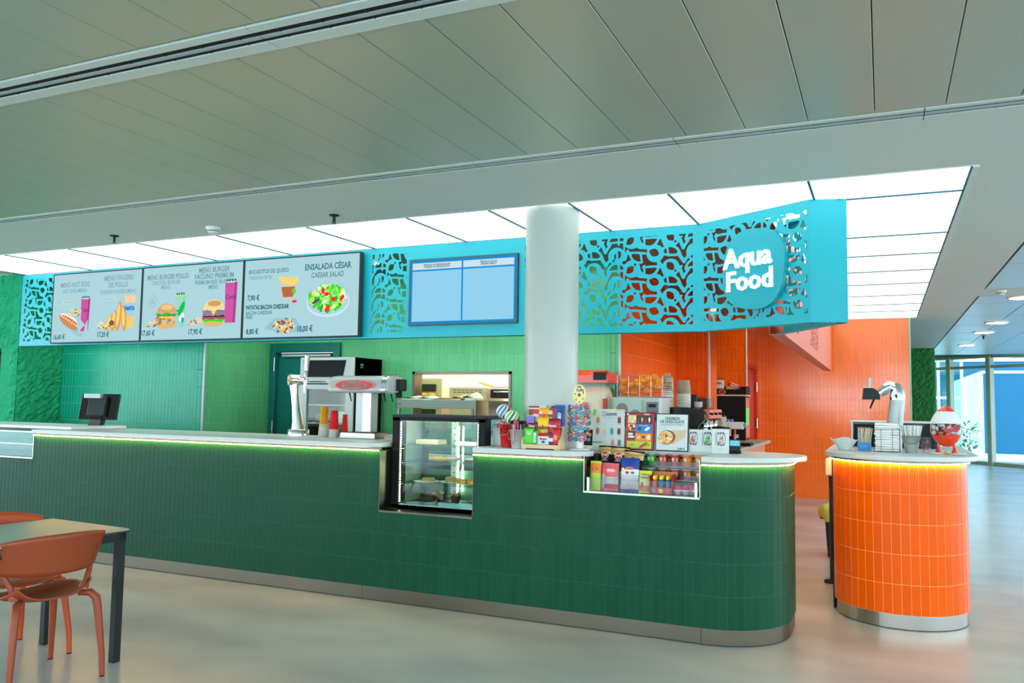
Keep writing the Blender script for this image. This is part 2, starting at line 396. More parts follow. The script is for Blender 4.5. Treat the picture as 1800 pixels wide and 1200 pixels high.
# ---------------------------------------------------------------- tiled surfaces
_tm = {}
def tile_mesh(w, h, mat, t=0.002):
    b = MB(); c = 0.0010
    b.add([(c,-t,c),(w-c,-t,c),(w-c,-t,h-c),(c,-t,h-c),(0,-t+c,0),(w,-t+c,0),(w,-t+c,h),(0,-t+c,h),(0,0,0),(w,0,0),(w,0,h),(0,0,h)],
          [(0,1,2,3),(4,5,1,0),(5,6,2,1),(6,7,3,2),(7,4,0,3),(8,9,5,4),(9,10,6,5),(10,11,7,6),(11,8,4,7)], mat)
    return b
class Path:
    """plan path of straight and arc pieces; the tiled face is on its right-hand side"""
    def __init__(s, pts): s.p = [Vector(q) for q in pts]; s.d = [0.0]; [s.d.append(s.d[-1] + (b-a).length) for a, b in zip(s.p[:-1], s.p[1:])]
    def at(s, u):
        i = 0
        while i < len(s.d)-2 and s.d[i+1] <= u: i += 1
        a, b = s.p[i], s.p[i+1]; f = (u - s.d[i]) / max(1e-9, s.d[i+1]-s.d[i])
        return a + (b-a)*f
    def frame(s, u0, u1):
        a = s.at(u0); b = s.at(u1); d = b-a
        return a, atan2(d.y, d.x)
def arc(cx, cy, r, a0, a1, n=24): return [(cx + r*cos(a0+(a1-a0)*i/n), cy + r*sin(a0+(a1-a0)*i/n)) for i in range(n+1)]
def tiled(parent, path, rows, pitch, mat, holes=(), limit=300, vis=(0, 3), zoff=0, u0=0.0, u1=None, gap=0.0026, visu=None):
    """rows: list of (z0,z1). holes: (ua,ub,za,zb). The nearest whole tiles become parts, the rest one stuff part"""
    u1 = u1 or path.d[-1]; n = int((u1-u0)/pitch + 1e-6); cells = []
    for i in range(n+1):
        a = u0 + i*pitch; b = min(a+pitch, u1)
        if b - a < 0.012: continue
        for z0, z1 in rows:
            rects = [(a, b, z0, z1)]
            for ha, hb, za, zb in holes:
                nr = []
                for (p, q, r0, r1) in rects:
                    if q <= ha or p >= hb or r1 <= za or r0 >= zb: nr.append((p,q,r0,r1)); continue
                    if p < ha - 0.008: nr.append((p,ha,r0,r1))
                    if q > hb + 0.008: nr.append((hb,q,r0,r1))
                    p2, q2 = max(p,ha), min(q,hb)
                    if r0 < za - 0.008: nr.append((p2,q2,r0,za))
                    if r1 > zb + 0.008: nr.append((p2,q2,zb,r1))
                rects = nr
            cells += rects
    def key(c):
        p = path.at((c[0]+c[1])/2); z = (c[2]+c[3])/2
        v = Vector((p.x, p.y, z)) - CAMP
        return v.length + (0 if vis[0] <= z <= vis[1] else 100) + (0 if (visu is None or visu[0] <= c[0] <= visu[1]) else 100)
    cells.sort(key=key); st = MB()
    for k, (a, b, z0, z1) in enumerate(cells):
        w = b-a-gap; h = z1-z0-gap; p, ang = path.frame(a, b)
        M = TR(p.x, p.y, z0+gap/2) @ RZ(ang) @ TR(gap/2, 0, 0)
        if k < limit and key((a,b,z0,z1)) < 90:
            q = (round(w,4), round(h,4), mat)
            if q not in _tm:
                o = tile_mesh(w, h, mat).build('tile', parent); _tm[q] = o.data
            else:
                o = bpy.data.objects.new('tile', _tm[q]); C.objects.link(o); o.parent = parent
            o.matrix_local = (parent.matrix_world.inverted() if parent.type == 'EMPTY' and False else Matrix()) @ M
        else:
            t = tile_mesh(w, h, mat); st.add(t.v, t.f, mat, False, M)
    if st.v: st.build('tile_field', parent, kind='stuff')
def wall(name, p0, p1, z0, z1, grout, mat, rows, holes=(), thick=0.12, **kw):
    """tiled wall whose face runs p0 -> p1 with the room on the right-hand side"""
    pth = Path([p0, p1]); L = pth.d[-1]; a, ang = pth.frame(0, L); M = TR(a.x, a.y, 0) @ RZ(ang)
    b = MB(); us = sorted({0, L, *[min(max(h[i],0),L) for h in holes for i in (0,1)]}); zs = sorted({z0, z1, *[min(max(h[i],z0),z1) for h in holes for i in (2,3)]})
    for u, v in zip(us[:-1], us[1:]):
        for r, s in zip(zs[:-1], zs[1:]):
            m_ = ((u+v)/2, (r+s)/2)
            if any(h[0] < m_[0] < h[1] and h[2] < m_[1] < h[3] for h in holes): continue
            b.box(u, v, 0, thick, r, s, grout, M)
    o = structure(b.build(name)); tiled(o, pth, rows, kw.pop('pitch', 0.0535), mat, holes, **kw); return o
ROWS = [(0.2*k, 0.2*k+0.2) for k in range(14)] + [(2.8, 2.92)]
# teal wall left, its return, the green back wall with door and hatch
wall('wall_back_left', (-9.3, 6.93), (-6.9, 6.93), 0, 2.95, 'grout_pale', 'tile_teal', ROWS, vis=(1.15, 2.1))
wall('wall_left_back', (-6.9, 6.93), (-6.9, 7.97), 0, 2.95, 'grout_pale', 'tile_green', ROWS, vis=(1.15, 2.1), limit=110)
DOOR = (0.04, 1.08, -1, 2.16); HATCH = (2.07, 3.29, 1.18, 1.815)
wall('wall_back', (-6.9, 7.97), (-2.415, 7.97), 0, 2.95, 'grout_pale', 'tile_green', ROWS, holes=(DOOR, HATCH), vis=(1.15, 2.1), visu=(1.6, 9))
wall('wall_right_side', (-2.415, 7.97), (-2.415, 10.4), 0, 2.95, 'grout_orange', 'tile_orange', ROWS, vis=(1.5, 2.3), limit=170)
wall('wall_right_back', (-2.415, 10.4), (-1.99, 10.4), 0, 2.95, 'grout_orange', 'tile_orange', ROWS, vis=(1.2, 2.4), limit=60, thick=0.3)
wall('wall_right', (-1.99, 10.4), (-1.99, 10.9), 0, 2.95, 'grout_orange', 'tile_orange', ROWS, vis=(1.2, 2.4), limit=50, thick=0.3)
wall('wall_right_far', (-2.9, 13.2), (-1.945, 13.2), 0, 2.95, 'grout_orange', 'tile_orange', ROWS, vis=(1.5, 2.6), limit=80, thick=0.06)
wall('wall_far_left', (-1.945, 13.2), (-1.945, 14.3), 0, 2.95, 'grout_orange', 'tile_orange', ROWS, vis=(1.0, 2.6), limit=60, holes=((0.08, 0.98, -1, 2.15),))
wall('wall_far', (-1.945, 14.3), (0.385, 14.3), 0, 2.95, 'grout_orange', 'tile_orange_gloss', ROWS, vis=(0, 2.9), limit=300, pitch=0.0585)
for k, (x, y, r, mt) in enumerate([(-6.9, 6.925, 0.012, 'alu_white'), (-2.415, 7.962, 0.012, 'alu_white'), (-1.99, 10.392, 0.012, 'plaster_edge'), (-1.945, 13.19, 0.012, 'plaster_edge'), (0.388, 14.292, 0.012, 'grout_pale')]):
    structure(MB().box(x-r, x+r, y-r, y+r, 0, 2.93, mt, c=0.003).build('trim_%d' % (k+3)))
# enclosing walls that close the volumes behind
structure(MB().box(-2.9, -2.3, 10.5, 10.75, 0, 2.95, 'kitchen_white').box(-3.0, -2.9, 10.4, 13.3, 0, 2.95, 'kitchen_white').build('wall_service'))
structure(MB().box(0.10, 0.384, 14.42, 21.7, 0, 2.93, 'black').build('wall_far_side'))
# moss walls: shaggy displaced sheets
def moss(name, p0, p1, z0, z1, mat, holes=(), step=0.035, amp=0.016, thick=0.2):
    pth = Path([p0, p1]); L = pth.d[-1]; a, ang = pth.frame(0, L); M = TR(a.x, a.y, 0) @ RZ(ang); rnd = random.Random(3)
    us = sorted({0, L, *[h[i] for h in holes for i in (0,1)]}); zs = sorted({z0, z1, *[h[i] for h in holes for i in (2,3)]}); b = MB(); s = MB()
    for u, v in zip(us[:-1], us[1:]):
        for r, q in zip(zs[:-1], zs[1:]):
            if any(h[0] < (u+v)/2 < h[1] and h[2] < (r+q)/2 < h[3] for h in holes): continue
            b.box(u, v, 0.02, thick, r, q, mat, M)
            nu = max(1, int((v-u)/step)); nz = max(1, int((q-r)/step)); vs = []
            for i in range(nu+1):
                for k in range(nz+1):
                    e = 1 if 0 < i < nu and 0 < k < nz else 0.25
                    vs.append((u+(v-u)*i/nu + rnd.uniform(-.3,.3)*step*e*0.8, -rnd.random()*amp*2*e, r+(q-r)*k/nz + rnd.uniform(-.3,.3)*step*e*0.8))
            f = [(i*(nz+1)+k, (i+1)*(nz+1)+k, (i+1)*(nz+1)+k+1, i*(nz+1)+k+1) for i in range(nu) for k in range(nz)]
            s.add(vs, f, mat, False, M)
    o = structure(b.build(name)); s.build('moss_cover', o, kind='stuff'); return o
moss('wall_left_front', (-13.0, 6.37), (-9.25, 6.37), 0, 2.95, 'moss', holes=((2.2, 3.62, 0.95, 2.035),), thick=0.5)
moss('wall_left_side', (-9.25, 6.37), (-9.25, 6.95), 0, 2.95, 'moss', thick=0.3)
moss('wall_far_right', (0.10, 21.7), (1.10, 21.7), 0, 2.95, 'moss_dark', step=0.05, thick=0.4)
moss('wall_far_right_side', (1.10, 21.7), (1.10, 26.6), 0, 2.95, 'moss_dark', step=0.07, thick=0.4)
# display recess in the moss wall
t = thing('wall_shelf_unit', 'dark recessed shelf unit set into the green moss wall at the left edge', 'shelf', (-10.09, 6.37, 0))
MB().box(-0.71, 0.71, 0.42, 0.46, 0.95, 2.035, 'charcoal').box(-0.71, -0.69, 0.02, 0.44, 0.95, 2.035, 'charcoal').box(0.69, 0.71, 0.02, 0.44, 0.95, 2.035, 'charcoal').box(-0.71, 0.71, 0.02, 0.44, 2.0, 2.035, 'black').build('carcass', t)
for z in (1.19, 1.58): MB().box(-0.69, 0.69, 0.03, 0.42, z, z+0.06, 'alu_white', c=0.004).build('shelf', t)
# room behind the hatch
kb = MB().box(-6.0, -2.6, 10.7, 10.8, 0, 2.95, 'kitchen_white').box(-6.0, -5.9, 8.1, 10.7, 0, 2.95, 'kitchen_white').box(-2.7, -2.53, 8.1, 10.7, 0, 2.95, 'kitchen_white')
structure(kb.build('wall_kitchen_back'))
structure(MB().box(-5.9, -2.7, 8.09, 10.7, 2.6, 2.65, 'kitchen_white').build('ceiling_kitchen'))
t = thing('kitchen_ceiling_light', 'square kitchen ceiling light seen only as glow through the serving hatch', 'light', (-4.2, 9.3, 2.56))
MB().box(-0.6, 0.6, -0.5, 0.5, 0.0, 0.03, 'kitchen_light').build('diffuser', t); MB().box(-0.53, 0.53, -0.43, 0.43, 0.02, 0.04, 'white').build('frame', t)
# hatch lining
hw = structure(MB().box(-4.83, -4.80, 7.955, 8.12, 1.18, 1.815, 'steel').box(-3.64, -3.61, 7.955, 8.12, 1.18, 1.815, 'steel').box(-4.83, -3.61, 7.955, 8.12, 1.785, 1.815, 'steel').box(-4.83, -3.61, 7.9, 8.14, 1.16, 1.19, 'steel').build('window_1'))
# door in the back wall
d = structure(MB().box(-6.86, -6.77, 7.93, 8.05, 0, 2.16, 'door_teal', c=0.004).box(-5.91, -5.82, 7.93, 8.05, 0, 2.16, 'door_teal', c=0.004).box(-6.77, -5.91, 7.93, 8.05, 2.05, 2.16, 'door_teal', c=0.004).build('door_1'))
MB().box(-6.765, -5.915, 7.99, 8.03, 0.01, 2.045, 'door_teal', c=0.004).build('door_leaf', d)
MB().box(-6.70, -5.97, 7.962, 7.985, 2.0, 2.03, 'plaster_edge', c=0.004).build('door_closer', d)
for z in (0.3, 1.05, 1.82): MB().tube([(-6.775, 7.925, z), (-6.775, 7.925, z+0.17)], 0.012, 'steel_bright', 8).build('hinge', d)
d = structure(MB().box(-2.0, -1.925, 13.26, 13.32, 0, 2.15, 'door_red').box(-2.0, -1.925, 14.16, 14.22, 0, 2.15, 'door_red').box(-2.0, -1.925, 13.32, 14.16, 2.09, 2.15, 'door_red').build('door_2'))
MB().box(-1.99, -1.965, 13.32, 14.16, 0.01, 2.08, 'door_red').build('door_leaf', d)
for z in (0.4, 1.12, 1.72): MB().tube([(-1.925, 14.14, z), (-1.925, 14.14, z+0.16)], 0.014, 'steel_bright', 8).build('hinge', d)
# column
co = MB().lathe([(0.197, 0), (0.197, 2.98)], 'column_paint', 64, None, -2.215, 5.585); co.lathe([(0.203,0),(0.203,0.08)], 'column_paint', 48, None, -2.215, 5.585)
o = co.build('column'); tag(o, 'round off-white column rising through the counter to the glowing ceiling', 'column')

# ---------------------------------------------------------------- far window wall and outside
WA = Vector((1.02, 26.95, 0)); WB = Vector((4.9, 22.9, 0)); wd = (WB-WA); wang = atan2(wd.y, wd.x); WL = wd.length
WM = TR(WA.x, WA.y, 0) @ RZ(wang)
w = MB()
stations = [0, 1.0, 2.28, 3.9, WL]
for u in stations: w.box(u-0.07, u+0.07, -0.08, 0.08, 0, 2.95, 'mullion', WM, c=0.01)
w.box(0, WL, -0.06, 0.06, 0.0, 0.09, 'mullion', WM).box(0, WL, -0.05, 0.05, 2.58, 2.66, 'mullion', WM).box(0, WL, -0.06, 0.06, 2.86, 2.95, 'mullion', WM)
win = structure(w.build('window_2'))
for a, b in zip(stations[:-1], stations[1:]):
    MB().box(a+0.07, b-0.07, -0.006, 0.006, 0.09, 2.58, 'glass_window', WM).build('pane', win)
    MB().box(a+0.07, b-0.07, -0.006, 0.006, 2.66, 2.86, 'glass_window', WM).build('pane', win)
t = thing('blue_building', 'large plain blue building seen through the far window wall', 'building', (4, 60, 0))
MB().box(-20, 24, 0, 6, -0.1, 4.5, 'blue_wall').build('wall', t); MB().box(-20.1, 24.1, -0.1, 6.1, 4.5, 4.65, 'building_white').build('parapet', t)
t = thing('blue_annex', 'flat roofed blue block with white end wall outside the far window', 'building', (3.16, 32.8, 0), 0)
MB().box(0, 12, 0, 17.7, -0.1, 2.72, 'blue_wall').build('wall', t)
MB().box(-0.03, 12.05, -0.03, 17.75, 2.72, 2.82, 'building_white').build('coping', t)
MB().box(-0.05, 0.0, 0, 17.7, -0.1, 2.72, 'building_white').build('end_wall', t)
t = thing('glazed_canopy', 'light blue glazed frame structure outside beyond the dark moss wall', 'canopy', (2.35, 36, 0))
f = MB()
for x in (-1.2, -0.4, 0.4): f.box(x-.05, x+.05, -.05, .05, 0, 4.3, 'building_white')
for z in (1.9, 4.3): f.box(-1.25, 0.45, -.06, .06, z-.05, z+.05, 'building_white')
f.build('frame', t); MB().box(-1.2, 0.4, -.01, .01, 0, 4.25, 'glass_tint').build('pane', t)
t = thing('white_bollard', 'short white post outside at the right edge of the far window', 'post', (4.35, 27.6, -0.04))
MB().lathe([(0.05,0),(0.05,0.95),(0.02,1.0)], 'building_white', 14).build('post', t); MB().lathe([(0.09,0),(0.09,0.03)], 'steel', 14).build('base_plate', t)
# shrub outside
def shrub(x, y, z, n, label):
    t = thing('garden_shrub', label, 'plant', (x, y, z)); rnd = random.Random(5); b = MB()
    for i in range(n):
        a = rnd.uniform(0, 2*pi); r = rnd.uniform(0.1, 0.75); h = rnd.uniform(0.3, 1.1); L = 0.28
        tx = Vector((cos(a), sin(a), rnd.uniform(-.3,.5))); s = Vector((-sin(a), cos(a), 0))*0.035; p = Vector((r*cos(a)*.7, r*sin(a)*.7, h))
        b.add([p, p+tx*L*.5+s, p+tx*L, p+tx*L*.5-s], [(0,1,2,3)], 'moss_dark')
    b.build('foliage', t, kind='stuff')
    MB().tube([(0,0,0),(0.05,0,0.5),(0.1,0.05,0.9)], [.03,.02,.01], 'wood_pale', 6).build('stem', t)
pm('leaf', (60, 120, 70), 0.6, var=0.3)
shrub(2.3, 28.6, -0.04, 160, 'small leafy shrub outside behind the egg shaped candy jar')

# ---------------------------------------------------------------- small ceiling devices
def sprinkler(x, y, label):
    t = thing('sprinkler', label, 'sprinkler', (x, y, ZP)); 
    MB().lathe([(0.0,-0.008),(0.036,-0.008),(0.04,0.0)], 'charcoal', 16).build('escutcheon', t)
    b = MB().lathe([(0.009,-0.055),(0.012,-0.03),(0.012,0)], 'charcoal', 10).lathe([(0.0,-0.068),(0.02,-0.066),(0.0,-0.060)], 'charcoal', 12)
    b.tube([(-0.012,0,-0.03),(-0.012,0,-0.062)], 0.003, 'charcoal', 6).tube([(0.012,0,-0.03),(0.012,0,-0.062)], 0.003, 'charcoal', 6); b.build('head', t)
sprinkler(-6.17, 5.07, 'small dark sprinkler head on the white ceiling above the hot dog screen')
sprinkler(-3.83, 5.10, 'small dark sprinkler head on the white ceiling above the salad screen')
sprinkler(1.78, 18.2, 'small sprinkler on the far metal ceiling beyond the orange wall')
def detector(x, y, label):
    t = thing('smoke_detector', label, 'detector', (x, y, ZP))
    MB().lathe([(0.05,-0.02),(0.062,-0.012),(0.062,0)], 'white', 24).build('base', t)
    b = MB().lathe([(0.0,-0.05),(0.036,-0.05),(0.046,-0.038),(0.048,-0.02)], 'white', 24).lathe([(0.0355,-0.046),(0.047,-0.034),(0.0475,-0.028)], 'charcoal', 24); b.build('sensor', t)
detector(-5.07, 5.12, 'round white smoke detector on the ceiling above the chicken burger screen')
detector(1.30, 11.3, 'round white smoke detector on the far ceiling right of the orange wall')
for k, (x, y, s) in enumerate([(1.70, 15.4, 'nearest'), (1.70, 17.3, 'second nearest'), (1.70, 20.7, 'farthest'), (1.62, 12.0, 'rightmost')]):
    t = thing('downlight', 'recessed warm downlight in the far metal ceiling, %s of the row' % s, 'light', (x, y, ZP), 0, 'far ceiling downlights')
    MB().lathe([(0.16,-0.012),(0.18,-0.01),(0.18,0.0)], 'white', 20).build('trim_ring', t); MB().lathe([(0.0,-0.02),(0.15,-0.018),(0.16,0.0)], 'downlight', 20).build('lens', t)
# ================================================================ green service counter
YF = 5.27
CX, CYC, CR = -1.045, 5.745, 0.475
cpath = Path([(-12.0, YF), (CX, YF)] + arc(CX, CYC, CR, -pi/2, 0, 30)[1:] + [(CX+CR, 6.0)])
cnt = thing('service_counter', 'long dark green tiled service counter with steel plinth and rounded right end', 'counter', (0, 0, 0))
U = lambda x: x + 12.0
N1, N2, N3 = (-3.465, -2.675, 0.668), (-1.845, -1.066, 0.905), (-12.0, -7.345, 0.90)
holes = tuple((U(a), U(b), z, 2.0) for a, b, z in (N1, N2, N3))
crows = [(0.1, 0.3), (0.3, 0.5), (0.5, 0.702), (0.702, 0.905), (0.905, 1.108)]
core = MB()
def solid(x0, x1, z1, y1=6.0, y0=YF+0.0): core.box(x0, x1, y0, y1, 0.1, z1, 'grout_green')
solid(-12, N3[1], 0.89); solid(N3[1], N1[0], 1.108); solid(N1[0], N1[1], 0.655); solid(N1[1], -2.43, 1.108)
core.box(-2.43, -2.0, YF, 5.375, 0.1, 1.108, 'grout_green').box(-2.43, -2.0, 5.80, 6.0, 0.1, 1.108, 'grout_green'); solid(-2.0, N2[0], 1.108); solid(N2[0], N2[1], 0.893)
core.box(N2[0], N2[1], 5.66, 6.0, 0.893, 1.12, 'grout_green')
ep = [(N2[1], 6.0), (N2[1], YF), (CX, YF)] + arc(CX, CYC, CR, -pi/2, 0, 30)[1:] + [(CX+CR, 6.0)]
core.prism(ep, 0.1, 1.108, 'grout_green')
core.box(-12, CX, YF+.012, 5.9, 0, .1, 'black').prism([(CX, 5.9), (CX, YF+.012)] + arc(CX, CYC, CR-.012, -pi/2, 0, 30) + [(CX+CR-.012, 5.9)], 0, .1, 'black')  # black base core paints the thin shadow line under the plinth
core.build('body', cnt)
tiled(cnt, cpath, crows, 0.0525, 'tile_dark_green', holes, limit=300, u0=0.02)
pl = MB(); ins = 0.022
def strip(pts, z0, z1, th, mat, mb, smooth=True):
    """band following a plan path; outer face on the path, thickness inwards (left)"""
    n = len(pts); nv = []
    for i in range(n):
        a = Vector(pts[max(i-1,0)]); b = Vector(pts[min(i+1,n-1)]); d = (b-a).normalized(); nv.append(Vector((-d.y, d.x)))
    v = []
    for z in (z0, z1):
        v += [(p[0], p[1], z) for p in pts] + [(p[0]+q.x*th, p[1]+q.y*th, z) for p, q in zip(pts, nv)]
    f = []; k = 2*n
    for i in range(n-1):
        f += [(i, i+1, k+i+1, k+i), (n+i+1, n+i, k+n+i, k+n+i+1), (k+i, k+i+1, k+n+i+1, k+n+i), (n+i, n+i+1, i+1, i)]
    f += [(0, k, k+n, n), (n-1, 2*n-1, k+2*n-1, k+n-1)]
    mb.add(v, f, mat, smooth)
def segs(pts, z0, z1, th, mat, mb):
    strip(pts, z0, z1, th, mat, mb, False)
for a, b in ((-12, -8.6), (-8.6, -6.1), (-6.1, -3.6), (-3.6, CX-0.02)):
    m_ = MB(); segs([(a+0.001, YF+0.006), (b-0.001, YF+0.006)], 0.005, 0.098, 0.02, 'steel', m_); m_.build('plinth', cnt)
m_ = MB(); strip([(CX-0.018, YF+0.006)] + arc(CX, CYC, CR-0.006, -pi/2, 0, 30) + [(CX+CR-0.006, 6.0)], 0.005, 0.098, 0.02, 'steel', m_, False); m_.build('plinth', cnt)
# recessed light line and metal rail under the worktop
def led(x0, x1, curved=False, lab=None):
    LO = 0.024; pts = [(x0, YF-LO), (x1, YF-LO)]
    if curved: pts = [(x0, YF-LO), (CX, YF-LO)] + arc(CX, CYC, CR+LO, -pi/2, 0, 30)[1:] + [(CX+CR+LO, 5.99)]
    a = MB(); strip(pts, 1.109, 1.114, 0.010, 'led_warm', a, False); a.build('light_strip', cnt)
    pts2 = [(p[0], p[1]+0.006) if not curved else p for p in pts]
    b = MB(); strip(pts, 1.1145, 1.131, 0.05, 'steel', b, False); b.build('rail', cnt)
led(N3[1]+0.005, N1[0]-0.005); led(N1[1]+0.005, N2[0]-0.005); led(N2[1]+0.01, CX, True)
# worktops
def worktop(name, pts, label, z0=1.131, z1=1.165):
    b = MB(); n = len(pts); c = 0.004
    cen = Vector((sum(p[0] for p in pts)/n, sum(p[1] for p in pts)/n))
    def off(d):
        r = []
        for i in range(n):
            a = Vector(pts[i-1]); q = Vector(pts[i]); e = Vector(pts[(i+1) % n]); d1 = (q-a).normalized(); d2 = (e-q).normalized()
            nn = Vector((-(d1.y+d2.y), d1.x+d2.x)); nn.normalize(); r.append((q.x+nn.x*d, q.y+nn.y*d))
        return r
    i_ = off(c); v = [(*p, z0) for p in i_] + [(*p, z0+c) for p in pts] + [(*p, z1-c) for p in pts] + [(*p, z1) for p in i_]
    f = [tuple(range(n-1,-1,-1)), tuple(range(3*n, 4*n))]
    for L in range(3):
        for i in range(n):
            k = (i+1) % n; f.append((L*n+i, L*n+k, L*n+n+k, L*n+n+i))
    b.add(v, f, 'white_top'); o = b.build(name); tag(o, label, 'worktop'); return o
YE = 5.235
def rc(x, y, r, a0, a1, n=8): return arc(x, y, r, a0, a1, n)
worktop('counter_worktop', [(-7.345, YE), (-3.62, YE)] + rc(-3.60, YE+0.12, 0.12, -pi/2, 0)[0:] + [(-3.48, 6.05), (-7.345, 6.05)], 'long pale worktop on the left run of the counter under the till and taps')
worktop('counter_worktop', [(-2.668, YE), (-1.93, YE)] + rc(-1.93, YE+0.12, 0.12, -pi/2, 0) + [(-1.81, 5.37), (-2.0, 5.37), (-2.025, 5.37), (-2.03, 5.375), (-2.40, 5.375), (-2.42, 5.6), (-2.668, 5.6)], 'short pale worktop in front of the column holding candy stands')
worktop('counter_worktop', [(-1.055, YE+0.005), (-0.98, YE+0.005)] + arc(-1.0, 5.775, 0.53, -pi/2+0.04, 0.05, 20) + [(-0.50, 5.88), (-0.58, 5.965), (-0.70, 6.02), (-0.9, 6.05), (-1.055, 6.05)], 'pale rounded worktop at the right end of the green counter')
worktop('counter_worktop', [(-2.0, 5.64), (-1.06, 5.64), (-1.06, 6.05), (-2.39, 6.05), (-2.39, 5.83), (-2.0, 5.80)], 'pale worktop strip behind the snack display carrying the posters')
o = MB().box(-9.2, -6.93, 5.33, 5.95, 1.168, 1.196, 'white', c=0.004).build('raised_shelf'); tag(o, 'raised flat white shelf over the left end of the counter', 'shelf')
# niche linings (thin steel)
ln = MB(); a, b, z = N1
ln.box(a, a+0.004, YF-0.004, 5.95, z-0.01, 1.108, 'steel').box(b-0.004, b, YF-0.004, 5.95, z-0.01, 1.108, 'steel').box(a, b, YF-0.004, 5.95, z-0.012, z, 'steel').build('niche_lining', cnt)
a, b, z = N2; ln = MB()
ln.box(a, a+0.005, YF-0.006, 5.64, z-0.01, 1.14, 'steel_bright').box(b-0.005, b, YF-0.008, 5.64, z-0.01, 1.14, 'steel_bright').box(a, b, YF-0.008, 5.64, z-0.012, z, 'steel_bright').box(a, b, 5.63, 5.64, z, 1.12, 'alu_white').build('niche_lining', cnt)
a, b, z = N3; ln = MB()
ln.box(b-0.01, b, YF-0.006, 5.95, z-0.01, 1.13, 'steel_bright').box(a, b, YF-0.006, 5.95, z-0.014, z, 'steel_bright').build('niche_lining', cnt)
# left glass well
t = thing('glass_display_well', 'low glass fronted display well built into the far left of the counter', 'display', (-8.3, 5.3, 0.9))
MB().box(-0.9, 0.935, 0.0, 0.006, 0.004, 0.232, 'glass_tint').build('front_pane', t); MB().box(-0.9, 0.935, 0.02, 0.6, 0.125, 0.131, 'glass_tint').build('glass_shelf', t)
MB().box(-0.9, 0.935, 0.60, 0.62, 0.0, 0.23, K(96,124,112)).box(-0.9, 0.935, 0.02, 0.6, 0.0, 0.006, K(96,124,112)).build('liner', t); MB().box(-0.9, 0.935, -0.006, 0.012, 0.232, 0.244, 'steel_bright').box(-0.9, 0.935, -0.006, 0.012, 0.116, 0.124, 'steel_bright').build('rail', t)

# ================================================================ orange counter
isl = thing('orange_counter', 'freestanding orange tiled counter with curved front and steel plinth', 'counter', (0,0,0))
IX, IY, IR = 0.085, 6.665, 0.44
ipath = Path([(IX-IR, 7.9), (IX-IR, IY)] + arc(IX, IY, IR, pi, 2*pi, 48)[1:] + [(IX+IR, 7.9)])
iin = [(IX-IR, 7.9), (IX-IR, IY)] + arc(IX, IY, IR, pi, 2*pi, 48)[1:] + [(IX+IR, 7.9)]
MB().prism(iin, 0.10, 1.108, 'grout_orange').prism([(IX-IR+.02, 7.85), (IX-IR+.02, IY)] + arc(IX, IY, IR-.02, pi, 2*pi, 40)[1:] + [(IX+IR-.02, 7.85)], 0, .1, 'black').build('body', isl)  # black core at floor level: shadow line below the plinth, put in as colour
irows = [(0.1, 0.3), (0.3, 0.5), (0.5, 0.702), (0.702, 0.905), (0.905, 1.108)]
tiled(isl, ipath, irows, 0.0585, 'tile_orange', (), limit=300, u0=0.0, gap=0.0034)
rin = [(IX-IR+0.012, 7.9), (IX-IR+0.012, IY)] + arc(IX, IY, IR-0.012, pi, 2*pi, 48)[1:] + [(IX+IR-0.012, 7.9)]
m_ = MB(); strip(rin, 0.005, 0.098, 0.02, 'steel_bright', m_, False); m_.build('plinth', isl)
rin = [(IX-IR-0.022, 7.89), (IX-IR-0.022, IY)] + arc(IX, IY, IR+0.022, pi, 2*pi, 48)[1:] + [(IX+IR+0.022, 7.89)]
m_ = MB(); strip(rin, 1.109, 1.114, 0.010, 'led_warm', m_, False); m_.build('light_strip', isl)
m_ = MB(); strip(rin, 1.1145, 1.131, 0.05, 'steel', m_, False); m_.build('rail', isl)
MB().box(IX-IR-0.012, IX-IR+0.0, 6.68, 7.9, 0.0, 1.105, 'charcoal').build('side_edge', isl)
worktop('orange_counter_worktop', [(IX-IR-0.05, 7.95), (IX-IR-0.05, IY)] + arc(IX+0.01, IY-0.02, IR+0.065, pi, 2*pi, 40)[1:] + [(IX+IR+0.07, 7.95)], 'pale rounded worktop on the freestanding orange counter')

